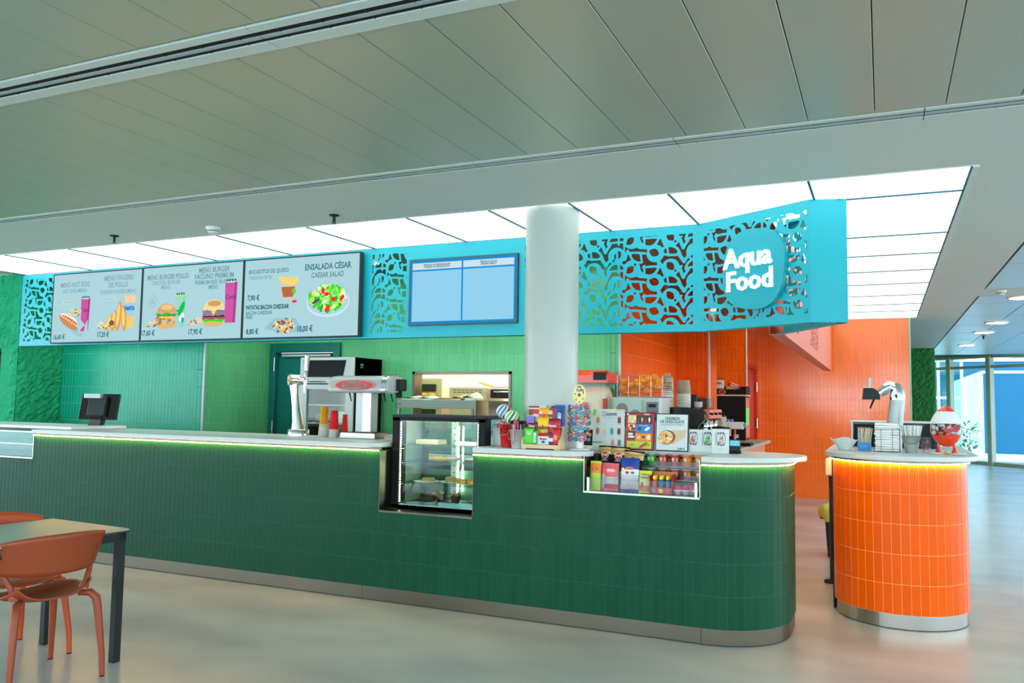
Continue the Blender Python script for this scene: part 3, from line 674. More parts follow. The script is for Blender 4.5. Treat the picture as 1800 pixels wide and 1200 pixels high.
# ================================================================ aqua fascia with cut-out sea pattern
ZB, ZT = 2.055, 2.90
S_ = 0.00069
def pattern(u, v):
    """signed field of the solid part (negative = metal); tile .64 x .234; curled fish, arcs and ribs"""
    TU, TV = 0.64, 0.2345
    u = np.mod(u, TU); v = np.mod(v, TV); best = np.full(u.shape, 9.0)
    def wrap(fn, cx, cy):
        nonlocal best
        cx, cy = (cx-170)*S_ % TU, (cy + (cx-170)*0.065)*S_*0.975 % TV
        for i in (-1, 0, 1):
            for k in (-1, 0, 1):
                best = np.minimum(best, fn(u - cx - i*TU, v - cy - k*TV))
    def ring(cx, cy, r, w, a0, a1):
        def f(x, y):
            d = np.abs(np.hypot(x, y) - r*S_) - w*S_*0.62
            a = np.degrees(np.arctan2(-y, x)) % 360; return np.where(((a - a0) % 360) <= ((a1 - a0) % 360), d, 9)
        wrap(f, cx, cy)
    def whale(cx, cy, r, hx, hy, L, B, rot, tx, ty):
        """disc with a fish-shaped hole: toothed leaf body and a small tail"""
        def f(x, y):
            o = np.hypot(x, y) - (r+6)*S_; xx = x - (hx-cx)*S_; yy = y - (hy-cy)*S_; c, s = cos(rot), sin(rot)
            xr, yr = (xx*c + yy*s)/(L*S_), (-xx*s + yy*c)/(B*S_)
            h = (np.abs(yr) - (1.0 - xr*xr))*B*S_*0.62 + np.where(yr < 0, 0.0012*np.sin(xr*16), 0)
            t_ = np.hypot(x - (tx-cx)*S_, y - (ty-cy)*S_) - 15*S_
            return np.maximum(o, -np.minimum(h, t_))
        wrap(f, cx, cy)
    def seg(x0, y0, x1, y1, w, bow=0):
        n = 6; P = [(x0+(x1-x0)*i/n, y0+(y1-y0)*i/n - bow*sin(pi*i/n)) for i in range(n+1)]
        for (a, b), (c, d) in zip(P[:-1], P[1:]):
            vx, vy = (c-a)*S_, (d-b + (c-a)*0.065)*S_; L2 = vx*vx+vy*vy
            wrap(lambda x, y, vx=vx, vy=vy, L2=L2: (lambda t: np.hypot(x-t*vx, y-t*vy) - w*S_*0.62)(np.clip((x*vx+y*vy)/L2, 0, 1)), a, b)
    whale(305, 357, 97, 318, 350, 62, 40, -0.95, 268, 412); whale(770, 322, 97, 757, 312, 66, 46, 0.40, 830, 362)
    whale(950, 488, 97, 945, 470, 62, 42, 0.85, 1004, 528); whale(490, 512, 97, 470, 520, 60, 40, -0.75, 530, 462)
    ring(940, 352, 118, 24, 350, 185); ring(310, 562, 115, 22, 15, 185); ring(592, 305, 125, 22, 180, 285); ring(692, 474, 116, 24, 190, 20); ring(1120, 300, 120, 20, 300, 20)
    seg(330, 452, 330, 565, 20, 0); seg(195, 552, 405, 535, 20, 6); seg(425, 322, 650, 322, 22, 8); seg(625, 492, 855, 482, 22, 8); seg(860, 330, 1065, 332, 22, -8)
    seg(596, 330, 612, 425, 20); seg(640, 470, 640, 592, 20); seg(825, 430, 880, 570, 24); seg(910, 245, 925, 350, 18)
    seg(1055, 500, 1095, 600, 34); seg(1095, 600, 1155, 505, 26); seg(1040, 320, 1105, 415, 34); seg(1105, 415, 1160, 330, 26)
    seg(440, 290, 408, 400, 24); seg(440, 290, 478, 345, 22); seg(575, 240, 690, 250, 40); seg(560, 215, 600, 250, 36); seg(395, 190, 400, 330, 16); seg(1020, 500, 1075, 470, 20)
    return best
def lattice_mesh(W, H, mat, th=0.004, step=0.0065, u_off=0.0, v_off=0.0, clip=None):
    """metal sheet W x H in local xz, front at y=0, cut by the pattern (marching squares)"""
    nx, nz = int(W/step)+1, int(H/step)+1; xs = np.linspace(0, W, nx); zs = np.linspace(0, H, nz)
    X, Z = np.meshgrid(xs, zs, indexing='ij'); F = pattern(X + u_off, (H - Z) + v_off)
    vid = {}; V = []; Fc = []; edges = {}
    def vert(k, p):
        if k not in vid: vid[k] = len(V); V.append(p)
        return vid[k]
    Fl = F.tolist(); xl = xs.tolist(); zl = zs.tolist()
    for i in range(nx-1):
        for k in range(nz-1):
            c = [(i,k),(i+1,k),(i+1,k+1),(i,k+1)]; f = [Fl[a][b] for a, b in c]; s = [q < 0 for q in f]
            if not any(s): continue
            poly = []
            for q in range(4):
                a, b = c[q], c[(q+1)%4]; fa, fb = f[q], f[(q+1)%4]
                if s[q]: poly.append(vert(a, (xl[a[0]], zl[a[1]])))
                if s[q] != s[(q+1)%4]:
                    t = fa/(fa-fb); kk = (min(a,b), max(a,b))
                    poly.append(vert(kk, (xl[a[0]]+(xl[b[0]]-xl[a[0]])*t, zl[a[1]]+(zl[b[1]]-zl[a[1]])*t)))
            if len(poly) > 2:
                Fc.append(tuple(poly))
    n = len(V); cnt_ = {}
    for p in Fc:
        for a, b in zip(p, p[1:]+p[:1]):
            if (b, a) in cnt_: del cnt_[(b, a)]
            else: cnt_[(a, b)] = 1
    mb = MB(); vs = [(x, 0, z) for x, z in V] + [(x, th, z) for x, z in V]
    fs = list(Fc) + [tuple(reversed([q+n for q in p])) for p in Fc] + [(b, a, a+n, b+n) for a, b in cnt_]
    mb.add(vs, fs, mat); return mb
def sheet(mb, u0, u1, z0, z1, holes, mat, th=0.004):
    """flat sheet with rectangular holes"""
    us = sorted({u0, u1, *[h[i] for h in holes for i in (0,1)]}); zs = sorted({z0, z1, *[h[i] for h in holes for i in (2,3)]})
    for a, b in zip(us[:-1], us[1:]):
        for c, d in zip(zs[:-1], zs[1:]):
            if any(h[0] < (a+b)/2 < h[1] and h[2] < (c+d)/2 < h[3] for h in holes): continue
            mb.box(a, b, 0, th, c, d, mat)
    return mb
fa = thing('aqua_fascia', 'aqua metal fascia with cut-out sea pattern hung over the counter', 'fascia', (0, 0, 0))
FY = 6.37
# left piece with lattice
def face(parent, x0, y0, ang, W, holes, lats, mat='aqua', name='panel'):
    p = sheet(MB(), 0, W, ZB, ZT, holes, mat).build(name, parent); p.location = (x0, y0, 0); p.rotation_euler = (0,0,ang)
    for zz in (ZB, ZT-0.003):
        ret = MB().box(0, W, 0.0, 0.06, zz, zz+0.003, mat).build('return_edge', parent)
        ret.location = (x0, y0, 0); ret.rotation_euler = (0,0,ang)
    for (a, b, c, d, uo, vo) in lats:
        l = lattice_mesh(b-a, d-c, mat, u_off=uo, v_off=vo).build('lattice', parent); M = TR(x0, y0, 0) @ RZ(ang) @ TR(a, 0, c); l.matrix_local = M
    return p
face(fa, -9.25, FY, 0, 4.853, ((0.055, 0.587, 2.115, 2.84),), ((0.055, 0.587, 2.115, 2.84, 0.1, 0.1),))
face(fa, -4.397, FY, 0, 3.097, ((0.066, 0.44, 2.112, 2.842), (0.482, 1.566, 2.16, 2.768), (1.62, 3.054, 2.115, 2.832)), ((0.066, 0.44, 2.112, 2.842, 0.0, 0.0), (1.62, 3.054, 2.115, 2.832, 0.56, 0.10)))
A_ = (-1.30, 6.37); B_ = (-0.44, 5.86); ang = atan2(B_[1]-A_[1], B_[0]-A_[0]); face(fa, A_[0], A_[1], ang, 1.0, ((0.053, 0.985-0.01, 2.12, 2.833),), ((0.053, 0.975, 2.12, 2.833, 0.2, 0.06),))
C_ = (-0.209, 5.934); a2 = atan2(C_[1]-B_[1], C_[0]-B_[0]); L2_ = sqrt((C_[0]-B_[0])**2+(C_[1]-B_[1])**2); face(fa, B_[0], B_[1], a2, L2_, (), ())
D_ = (-0.711, 6.777); a3 = atan2(D_[1]-C_[1], D_[0]-C_[0]); L3 = sqrt((D_[0]-C_[0])**2+(D_[1]-C_[1])**2); face(fa, C_[0], C_[1], a3, L3, ((0.06, L3-0.06, 2.12, 2.833),), ((0.06, L3-0.06, 2.12, 2.833, 0.1, 0.0),))
sf = thing('salmon_fascia', 'salmon pink boxed fascia running back to the orange wall', 'fascia', (0, 0, 0))
E0 = (-0.711, 6.777); E1 = (-0.745, 13.9); a4 = atan2(E1[1]-E0[1], E1[0]-E0[0]); L4 = sqrt((E1[0]-E0[0])**2+(E1[1]-E0[1])**2)
segn = [(0, 1.9), (1.9, 2.25), (2.25, 4.6), (4.6, L4)]
p = MB().box(0, L4, 0.004, 0.11, ZB, ZB+0.004, 'salmon').box(0, L4, 0.108, 0.112, ZB, ZT, 'salmon').build('box_back', sf); p.location = (E0[0], E0[1], 0); p.rotation_euler = (0,0,a4)
for k, (a, b) in enumerate(segn):
    if k in (0, 2):
        q = sheet(MB(), a+0.003, b-0.003, ZB, ZT, ((a+0.5, b-0.5, 2.16, 2.8),), 'salmon').build('panel', sf)
        l = lattice_mesh(b-a-1.0, 0.64, 'salmon', step=0.009).build('lattice', sf); l.matrix_local = TR(E0[0], E0[1], 0) @ RZ(a4) @ TR(a+0.5, 0, 2.16)
    else: q = sheet(MB(), a+0.003, b-0.003, ZB, ZT, (), 'salmon').build('panel', sf)
    q.location = (E0[0], E0[1], 0); q.rotation_euler = (0,0,a4)
# round Aqua Food sign
SM = TR(A_[0], A_[1], 0) @ RZ(ang)
sg = thing('shop_sign', 'aqua rounded disc sign reading Aqua Food in raised white letters', 'sign', tuple(SM @ Vector((0.55, -0.03, 2.475)))[:3], ang)
pts = []
for i in range(48):
    q = 2*pi*i/48; e = 2/2.6; cx_, sx_ = cos(q), sin(q); pts.append((0.272*math.copysign(abs(cx_)**e, cx_), 0.292*math.copysign(abs(sx_)**e, sx_)))
pts = [(x*cos(-0.12)-z*sin(-0.12), x*sin(-0.12)+z*cos(-0.12)) for x, z in pts]
MB().face_y(pts, -0.012, 0.024, 'aqua_disc').build('disc', sg)
m_ = MB(); m_.text('Aqua', 0.205, -0.04, 0.085, 'sign_white', y=-0.021, ext=0.008, off=0.0038, sx=1.0, L=0); m_.build('lettering', sg)
m_ = MB(); m_.text('Food', 0.205, -0.025, -0.085, 'sign_white', y=-0.021, ext=0.008, off=0.0038, sx=1.0, L=0); m_.build('lettering', sg)
m_ = MB()
for x, z in ((-0.1,0.1),(0.1,0.1),(-0.1,-0.1),(0.1,-0.1)): m_.tube([(x,0.02,z),(x,0.05,z)], 0.008, 'steel', 8)
m_.build('standoff', sg)
# hangers that carry the fascia
for x in (-8.9, -7.9, -6.9, -5.9, -4.9, -3.6, -2.6, -1.7):
    MB().box(x-0.012, x+0.012, FY+0.01, FY+0.03, ZT-0.01, 2.915, 'steel').build('hanger', fa)
# ================================================================ lit menu screens
INK = (30, 92, 100); GREY = (128, 158, 160); BG = (166, 204, 212)
def screen(name, label, x0, x1, z0, z1, y, cat='screen', group=None, bg=BG, frame='charcoal', fr=0.012):
    t = thing(name, label, cat, (x0, y, z0), 0, group); W_, H_ = x1-x0, z1-z0
    MB().box(0, W_, 0.0, 0.05, 0, H_, 'dark_plastic', c=0.004).build('housing', t)
    MB().box(fr, W_-fr, -0.003, 0.0, fr, H_-fr, S(*bg)).build('display', t)
    b = MB().box(0, W_, -0.006, 0, 0, fr, frame).box(0, W_, -0.006, 0, H_-fr, H_, frame).box(0, fr, -0.006, 0, fr, H_-fr, frame).box(W_-fr, W_, -0.006, 0, fr, H_-fr, frame); b.build('bezel', t)
    return t, W_, H_
PY = -0.0035
def cup_pic(b, x, z, h, w, c, c2, txt=None, ice=True, tc=(70, 40, 120)):
    b.P([(x-w*.42,z),(x+w*.42,z),(x+w/2,z+h),(x-w/2,z+h)], S(*c), 2, PY); b.P([(x+w*.2,z),(x+w*.42,z),(x+w/2,z+h),(x+w*.3,z+h)], S(*c2), 3, PY)
    b.Eli(x, z+h, w/2, w*.09, S(222, 232, 232), 4, PY)
    if ice:
        for k in range(4): b.Eli(x-w*.33+k*w*.22, z+h+w*.06, w*.12, w*.09, S(70, 120, 130), 5, PY, 7, rot=k)
    if txt: b.text(txt, w*.42, x, z+h*.62, S(*tc), PY, off=0.0006, L=6, M=None)
def fries(b, x, z, w, rnd, c=(232, 190, 110), c2=(160, 86, 50)):
    for k in range(16):
        a = rnd.uniform(-.8, .8); cx = x + rnd.uniform(-w, w)*.8; cz = z + rnd.uniform(0, w*.55)*(1-abs(cx-x)/w*.6); L = w*rnd.uniform(.3, .55); d = w*.06
        dx, dz = cos(a)*L/2, sin(a)*L/2
        b.P([(cx-dx-dz*.2,cz-dz+dx*.2*.6),(cx-dx+dz*.2,cz-dz-d),(cx+dx+dz*.2,cz+dz-d),(cx+dx-dz*.2,cz+dz+d)], S(*(c if k % 4 else c2)), 2+k*.2, PY)
def burger(b, x, z, w, rnd, beef=False):
    L = 6
    b.Eli(x, z+w*.06, w*.47, w*.13, S(214, 178, 120), L, PY); 
    def wavy(z0, amp, hh, col, L, ww, n=14):
        top = [(x-w*ww/2+w*ww*i/n, z0+hh+amp*rnd.uniform(-1,1)) for i in range(n+1)]; bot = [(x-w*ww/2+w*ww*i/n, z0+amp*rnd.uniform(-1,1)) for i in range(n, -1, -1)]
        for i in range(n):
            b.P([bot[n-i], bot[n-i-1], top[i+1], top[i]], S(*col), L, PY)
    if beef:
        wavy(z+w*.10, w*.04, w*.10, (70, 210, 40), L+.5, .98); wavy(z+w*.18, w*.02, w*.12, (170, 84, 92), L+1, 1.0); wavy(z+w*.26, w*.02, w*.06, (60, 44, 84), L+1.3, .95)
        wavy(z+w*.31, w*.03, w*.20, (150, 118, 148), L+1.6, .98); b.P([(x-w*.14,z+w*.50),(x+w*.12,z+w*.50),(x,z+w*.30)], S(240, 210, 60), L+2, PY)
        wavy(z+w*.5, w*.02, w*.1, (226, 226, 214), L+2.2, .92)
    else:
        for k in range(16): b.Eli(x+rnd.uniform(-.45,.45)*w, z+w*rnd.uniform(.14,.34), w*.09, w*.07, S(*random.Random(k).choice([(206,160,96),(180,124,70),(224,188,130)])), L+1+k*.05, PY, 8)
        wavy(z+w*.38, w*.02, w*.06, (150, 70, 60), L+2, .9); wavy(z+w*.33, w*.02, w*.06, (240, 214, 60), L+2.1, .6); wavy(z+w*.43, w*.04, w*.08, (50, 190, 60), L+2.3, 1.02)
    b.Eli(x, z+w*.52, w*.47, w*.34, S(*((226, 214, 150) if beef else (214, 160, 104))), L+3, PY, 20, 0, pi); b.Eli(x+w*.02, z+w*.72, w*.3, w*.1, S(*((216, 150, 90) if beef else (232, 190, 140))), L+3.4, PY, 16)
rnd = random.Random(11)
GM = 'lit menu screens over the counter'
def put(b, name, t): b.build(name, t)
def mt(b, t, size, cx, cz, mat, y, align='CENTER', off=0, sx=1, L=2):
    if '€' in t and len(t) < 8: size *= 1.15; off *= .8
    b.text(t, size*.93, cx, cz, mat, y, align, off=off*1.15, sx=sx*.80, L=L)
# screen 1
t, W1, H1 = screen('menu_screen', 'lit menu screen with hot dog and chicken fingers meals, leftmost of three', -8.605, -7.205, 2.072, 2.863, 6.30, group=GM)
b = MB(); I, G_ = S(*INK), S(*GREY)
mt(b, 'MENÚ HOT DOG', .082, .36, .655, G_, PY, off=.0012); mt(b, 'HOT DOG MENÚ', .066, .36, .585, G_, PY, off=.0006)
mt(b, 'MENÚ FINGERS', .086, 1.04, .70, G_, PY, off=.0012); mt(b, 'DE POLLO', .086, 1.04, .625, G_, PY, off=.0012); mt(b, 'CHICKEN FINGERS MENÚ', .064, 1.04, .55, G_, PY, off=.0004)
mt(b, '16,60 €', .072, .14, .07, I, PY, off=.0018); mt(b, '17,20 €', .072, .84, .085, I, PY, off=.0018); b.build('menu_text', t)
b = MB(); b.Eli(.11, .465, .045, .045, S(190, 216, 206), 1, PY); b.Eli(.11, .465, .041, .041, S(*BG), 2, PY); mt(b, '+1,50€', .022, .11, .465, G_, PY, L=3); b.R_(.16, .36, .435, .49, S(178, 206, 200), 1, PY); mt(b, 'CAMBIO A PATATAS', .018, .26, .462, G_, PY)
b.build('offer_badge', t); b = MB(); b.Eli(.78, .475, .04, .04, S(190, 216, 220), 1, PY); b.Eli(.78, .475, .036, .036, S(*BG), 2, PY); b.R_(.84, 1.02, .45, .50, S(178, 208, 214), 1, PY); mt(b, 'CAMBIO A PATATAS', .017, .93, .475, G_, PY); b.build('offer_badge', t)
b = MB(); b.P([(.17,.36),(.30,.28),(.42,.17),(.54,.12),(.50,.06),(.36,.12),(.16,.28)], S(150, 190, 200), 1, PY)
b.Eli(.30, .235, .185, .062, S(196, 140, 88), 2, PY, rot=-.42); b.Eli(.31, .262, .175, .045, S(240, 232, 214), 3, PY, rot=-.42); b.Eli(.305, .25, .17, .030, S(214, 110, 60), 4, PY, rot=-.42)
for k in range(9): b.Eli(.17+k*.035, .31-k*.0165, .016, .010, S(248, 236, 206), 5, PY, 7, rot=.5)
b.Eli(.455, .165, .03, .028, S(214, 96, 60), 5, PY); fries(b, .36, .31, .14, rnd, (240, 206, 130)); b.build('hot_dog_picture', t)
b = MB(); cup_pic(b, .545, .14, .36, .145, (196, 86, 156), (170, 60, 130), 'Coca', True, (90, 44, 120)); b.P([(.42,.30),(.56,.20),(.60,.26),(.60,.14),(.46,.10),(.42,.20)], S(*BG), 7, PY); b.P([(.485,.13),(.545,.13),(.56,.20),(.49,.15)], S(200, 70, 150), 8, PY); b.build('cup_picture', t)
b = MB()
for x, h, a in ((.93,.17,.3), (1.0,.21,.15), (1.07,.30,.08), (1.15,.26,-.12), (.90,.10,1.0)): b.Eli(x, .13+h*.5, .042, h*.55, S(214, 160, 84), 3, PY, rot=-a); b.Eli(x-.008, .14+h*.5, .022, h*.42, S(240, 206, 120), 4, PY, rot=-a)
b.Eli(.97, .21, .04, .03, S(130, 90, 80), 5, PY); fries(b, .82, .16, .12, rnd, (246, 222, 130)); b.build('chicken_picture', t)
b = MB(); b.P([(1.17,.15),(1.29,.15),(1.31,.50),(1.15,.50)], S(240, 200, 150), 1, PY); b.P([(1.16,.28),(1.30,.28),(1.305,.42),(1.155,.42)], S(150, 200, 226), 2, PY); b.P([(1.17,.15),(1.29,.15),(1.297,.28),(1.163,.28)], S(246, 196, 110), 2, PY); mt(b, 'FANTA', .062, 1.23, .36, S(0, 96, 190), PY, off=.003, L=4); b.build('cup_picture', t)
# screen 2
t, W1, H1 = screen('menu_screen', 'lit menu screen with chicken burger and beef burger meals, middle of three', -7.2, -5.808, 2.072, 2.866, 6.30, group=GM)
b = MB(); I, G_ = S(*INK), S(112, 150, 158)
mt(b, 'MENÚ BURGER POLLO', .078, .36, .675, G_, PY, off=.0014); mt(b, 'CHICKEN BURGER\nMENÚ', .066, .34, .59, S(130, 162, 168), PY, off=.0006)
mt(b, 'MENÚ BURGER\nVACUNO PREMIUM', .082, 1.0, .685, G_, PY, off=.0016); mt(b, 'PREMIUM BEEF BURGER\nMENÚ', .066, 1.0, .565, G_, PY, off=.001)
mt(b, '17,60 €', .074, .11, .085, I, PY, off=.0018); mt(b, '17,90 €', .074, .775, .085, I, PY, off=.0018); b.build('menu_text', t)
b = MB(); b.Eli(.155, .425, .062, .062, S(120, 156, 164), 1, PY); b.Eli(.155, .425, .058, .058, S(*BG), 2, PY); mt(b, '+1,50€\nMENÚ\nGRANDE', .026, .155, .425, G_, PY, L=3); b.build('offer_badge', t)
b = MB(); burger(b, .37, .145, .29, rnd); fries(b, .17, .16, .12, rnd, (238, 204, 150)); b.build('burger_picture', t)
b = MB(); cup_pic(b, .555, .14, .34, .14, (152, 208, 196), (130, 200, 190), None); b.R_(.49, .62, .455, .475, S(160, 226, 110), 6, PY); b.Eli(.575, .33, .03, .085, S(20, 190, 70), 6, PY, rot=-.5); b.Eli(.585, .245, .03, .05, S(230, 244, 240), 7, PY, rot=-.5); b.Eli(.60, .215, .02, .03, S(40, 170, 190), 8, PY); mt(b, 'SPRITE', .028, .52, .31, S(20, 120, 110), PY, off=.001, L=8); b.build('cup_picture', t)
b = MB(); burger(b, 1.02, .155, .30, rnd, True); fries(b, .80, .16, .12, rnd, (238, 204, 160)); b.build('burger_picture', t)
b = MB(); cup_pic(b, 1.235, .17, .42, .16, (200, 84, 160), (176, 60, 140), 'Coca', True, (80, 50, 130)); b.build('cup_picture', t)
# screen 3
t, W1, H1 = screen('menu_screen', 'lit menu screen with caesar salad, cheddar bites and bacon fries, rightmost of three', -5.803, -4.41, 2.072, 2.866, 6.30, group=GM)
b = MB(); G_ = S(96, 136, 146)
mt(b, 'BOCADITOS DE QUESO', .062, .06, .665, G_, PY, 'LEFT', off=.0014); mt(b, 'CHEDDAR BITES', .054, .06, .605, S(130, 164, 170), PY, 'LEFT', off=.001)
mt(b, 'ENSALADA CÉSAR', .088, 1.02, .675, S(70, 120, 132), PY, off=.002); mt(b, 'CAESAR SALAD', .074, 1.02, .595, G_, PY, off=.0012)
mt(b, 'PATATAS BACON CHEDDAR', .064, .04, .31, I, PY, 'LEFT', off=.002, sx=.86); mt(b, 'BACON CHEDDAR\nFRIES', .052, .04, .235, G_, PY, 'LEFT', off=.0012)
mt(b, '7,90 €', .068, .13, .405, I, PY, off=.002); mt(b, '8,80 €', .068, .13, .07, I, PY, off=.002); mt(b, '10,00 €', .072, .77, .085, I, PY, off=.002); b.build('menu_text', t)
b = MB(); b.P([(.49,.37),(.63,.37),(.665,.53),(.455,.53)], S(196, 196, 190), 2, PY); b.P([(.50,.40),(.62,.40),(.645,.50),(.475,.50)], S(176, 104, 66), 3, PY); b.Eli(.63, .455, .022, .03, S(100, 200, 60), 4, PY)
for k in range(12): b.Eli(.47+rnd.random()*.18, .53+rnd.random()*.06, .035, .025, S(240, 206, 110), 4+k*.1, PY, 9)
b.Eli(.64, .355, .03, .012, S(214, 40, 50), 5, PY); b.build('bites_picture', t)
b = MB(); b.P([(.28,.10),(.44,.06),(.78,.05),(.66,.19),(.40,.20)], S(140, 190, 206), 1, PY)
for k in range(60):
    a = rnd.uniform(0, 2*pi); r = sqrt(rnd.random()); x = .53+.135*r*cos(a); z = .125+.07*r*sin(a)
    b.Eli(x, z, .022, .010, S(*rnd.choice([(240,206,110),(232,190,96),(150,60,50),(240,226,190)])), 2+k*.08, PY, 6, rot=rnd.uniform(0,3))
b.build('bacon_fries_picture', t)
b = MB(); b.Eli(1.03, .335, .25, .145, S(196, 220, 232), 1, PY, 28); b.Eli(1.03, .345, .235, .13, S(168, 204, 220), 2, PY, 28)
for k in range(150):
    a = rnd.uniform(0, 2*pi); r = sqrt(rnd.random()); x = 1.03+.215*r*cos(a); z = .37+.12*r*sin(a) + .05*(1-r)
    b.Eli(x, z, rnd.uniform(.02,.042), rnd.uniform(.012,.026), S(*rnd.choice([(60,206,40),(96,226,60),(30,170,40),(150,236,90),(230,240,190),(60,206,40),(240,206,150)])), 3+k*.05, PY, 7, rot=rnd.uniform(0,3))
for x, z in ((.98,.44),(1.02,.41),(1.04,.28),(1.10,.36),(1.20,.37),(1.03,.26)): b.Eli(x, z, .03, .02, S(232, 50, 50), 12, PY, 10, rot=x*40)
for k in range(6): b.Eli(.87+k*.012, .33+k*.006, .02, .01, S(110, 50, 110), 12, PY, 6, rot=k)
b.build('salad_picture', t)
# order status screen
t, W1, H1 = screen('order_screen', 'blue order status screen with two empty columns recessed in the aqua fascia', -3.912, -2.834, 2.163, 2.765, 6.352, bg=(20, 140, 214), frame='aqua_dark', fr=0.022)
b = MB()
for x0, x1 in ((.034, .536), (.552, 1.044)):
    b.R_(x0, x1, .505, .565, S(196, 216, 226), 1, PY); b.R_(x0, x1, .036, .49, S(140, 200, 226), 1, PY)
b.build('column_field', t)
b = MB(); b.text('PEDIDOS EN PREPARACIÓN\nORDERS IN PREPARATION', .022, .285, .535, S(40, 90, 110), PY, off=.0006); b.text('PEDIDOS LISTOS\nORDERS READY', .022, .80, .535, S(40, 90, 110), PY, off=.0006); b.build('heading', t)
for o in list(C.objects):
    if o.name.startswith(('menu_screen', 'order_screen')) and o.type == 'EMPTY':
        dsp = [c for c in o.children if c.name.startswith('display')][0]
        for c in list(o.children):
            if 'picture' in c.name or c.name.startswith(('menu_text', 'heading', 'offer_badge', 'column_field')): c.parent = dsp

# ================================================================ countertop posters and cards
def lean(x, y, z, rz, tilt): return TR(x, y, z) @ RZ(rz) @ Matrix.Rotation(-tilt, 4, 'X')
def stand(name, label, cat, x, y, z, rz, tilt, w, h, frame, bg, th=0.008, fr=0.006):
    t = thing(name, label, cat, (x, y, z), rz); t.rotation_euler = (-tilt, 0, rz)
    MB().box(-w/2, w/2, 0, th, 0, h, frame, c=0.002).build('board', t)
    MB().box(-w/2+fr, w/2-fr, -0.001, 0.0, fr, h-fr, bg).build('sheet', t)
    MB().box(-w*.3, w*.3, th, th+0.004, 0.0, h*.5, frame).tube([(0, th, h*.45), (0, th+0.11, 0.035)], 0.004, 'steel', 6).build('easel_leg', t)
    return t
ZW = 1.166
t = stand('drinks_poster', 'white card of juices and smoothies behind the gold crisp bags', 'poster', -1.805, 5.665, ZW, 0, 0.10, .235, .285, 'white', 'paper', .004, .002)
b = MB(); b.R_(-.1165, -.098, .235, .283, K(120, 214, 60), 1, -.001); b.R_(.05, .1165, .274, .283, K(250, 180, 60), 1, -.001)
b.R_(-.045, -.022, .235, .265, K(60, 70, 74), 1, -.001); b.R_(-.042, -.025, .238, .262, 'paper', 2, -.001); b.text('zumit', .034, .022, .25, K(50, 60, 64), -.001, off=.0008)
for x, z, c in ((-.08,.205,(232,140,40)),(.08,.205,(150,30,50)),(-.08,.125,(214,96,90)),(-.027,.125,(226,206,160)),(.027,.125,(60,150,160)),(.08,.125,(120,44,44)),(-.02,.045,(222,206,176)),(.035,.045,(206,140,150)),(.085,.045,(120,110,96))):
    b.R_(x-.012, x+.012, z-.02, z+.02, K(*c), 2, -.001); b.Eli(x, z+.02, .012, .006, K(min(255,c[0]+30), min(255,c[1]+30), min(255,c[2]+30)), 3, -.001); b.R_(x-.002, x+.003, z+.02, z+.036, K(200, 200, 196), 4, -.001)
    b.R_(x-.014, x+.014, z-.030, z-.027, K(150, 160, 158), 2, -.001)
b.text('NATURALES', .012, 0, .222, K(150, 160, 158), -.001); b.text('MILKSHAKE', .014, -.078, .045, K(60, 70, 74), -.001, off=.0004); b.build('print', t)
t = stand('ice_cream_poster', 'red framed ice cream poster with coloured picture blocks', 'poster', -1.575, 5.665, ZW, 0, 0.12, .215, .265, 'charcoal', 'red', .008, .006)
b = MB(); pm('poster_red', (206, 40, 44), .4)
def blk(x0, x1, z0, z1, c, L=1): b.R_(x0, x1, z0, z1, K(*c), L, -.001)
blk(-.085,-.028,.19,.245,(236,214,170)); blk(-.024,.088,.185,.245,(64,36,34)); blk(-.085,-.034,.135,.187,(232,150,70)); blk(-.03,.088,.122,.181,(20,130,200)); blk(-.088,-.034,.075,.131,(30,34,40)); blk(-.03,.086,.066,.118,(246,150,40)); blk(-.09,.086,.012,.062,(190,222,40))
for k in range(4): b.Eli(-.01+k*.026, .215, .007, .017, K(*((110,60,40),(230,190,150),(120,60,50),(240,230,200))[k]), 3, -.001); b.R_(-.012+k*.026, -.008+k*.026, .193, .202, K(222,190,140), 2, -.001)
for k in range(10): b.Eli(-.078+(k % 5)*.01, .2+(k//5)*.025, .009, .007, K(*((250,240,200),(214,170,110),(246,210,120))[k % 3]), 3+k*.1, -.001, 8)
for k in range(8): b.Eli(-.075+(k % 4)*.011, .148+(k//4)*.02, .008, .012, K(*((150,50,40),(244,230,210),(90,40,30))[k % 3]), 3+k*.1, -.001, 8, rot=k)
b.Eli(.0, .150, .012, .012, K(60,60,90), 3, -.001); b.Eli(.055, .150, .022, .01, K(230,240,250), 3, -.001, rot=.6); b.text('Cornetto', .016, .03, .172, K(220,240,255), -.001, L=3)
for k in range(7): b.Eli(-.075+(k % 4)*.01, .092+(k//4)*.02, .01, .009, K(238,226,200), 3+k*.1, -.001, 8, rot=k)
b.Eli(.03, .092, .012, .01, K(110,60,30), 3, -.001); b.Eli(.065, .09, .016, .02, K(250,220,150), 3, -.001); b.Eli(-.005, .09, .013, .013, K(250,200,110), 3, -.001)
b.R_(-.065, -.035, .025, .045, K(240,230,160), 3, -.001); b.text('HIT', .02, -.05, .035, K(150,60,40), -.001, L=5, off=.0006); b.Eli(.03, .035, .035, .01, K(206,50,50), 3, -.001, rot=.6); b.Eli(.06, .04, .016, .012, K(110,200,40), 3, -.001)
b.R_(-.097, -.082, .247, .257, K(240,240,244), 2, -.001); b.text('FRIGO', .014, .05, .252, K(250,220,220), -.001, off=.0005); b.build('print', t)
t = stand('churros_poster', 'grey framed poster of chocolate churros with a paper cone picture', 'poster', -1.345, 5.665, ZW, 0, 0.12, .232, .262, 'charcoal', 'paper', .008, .007)
b = MB(); b.text('CHURROS\nDE CHOCOLATE', .027, .0, .215, K(50, 84, 92), -.001, off=.0009, sx=.82); b.text('CHOCOLATE CHURROS', .015, .0, .183, K(120, 150, 154), -.001, off=.0004)
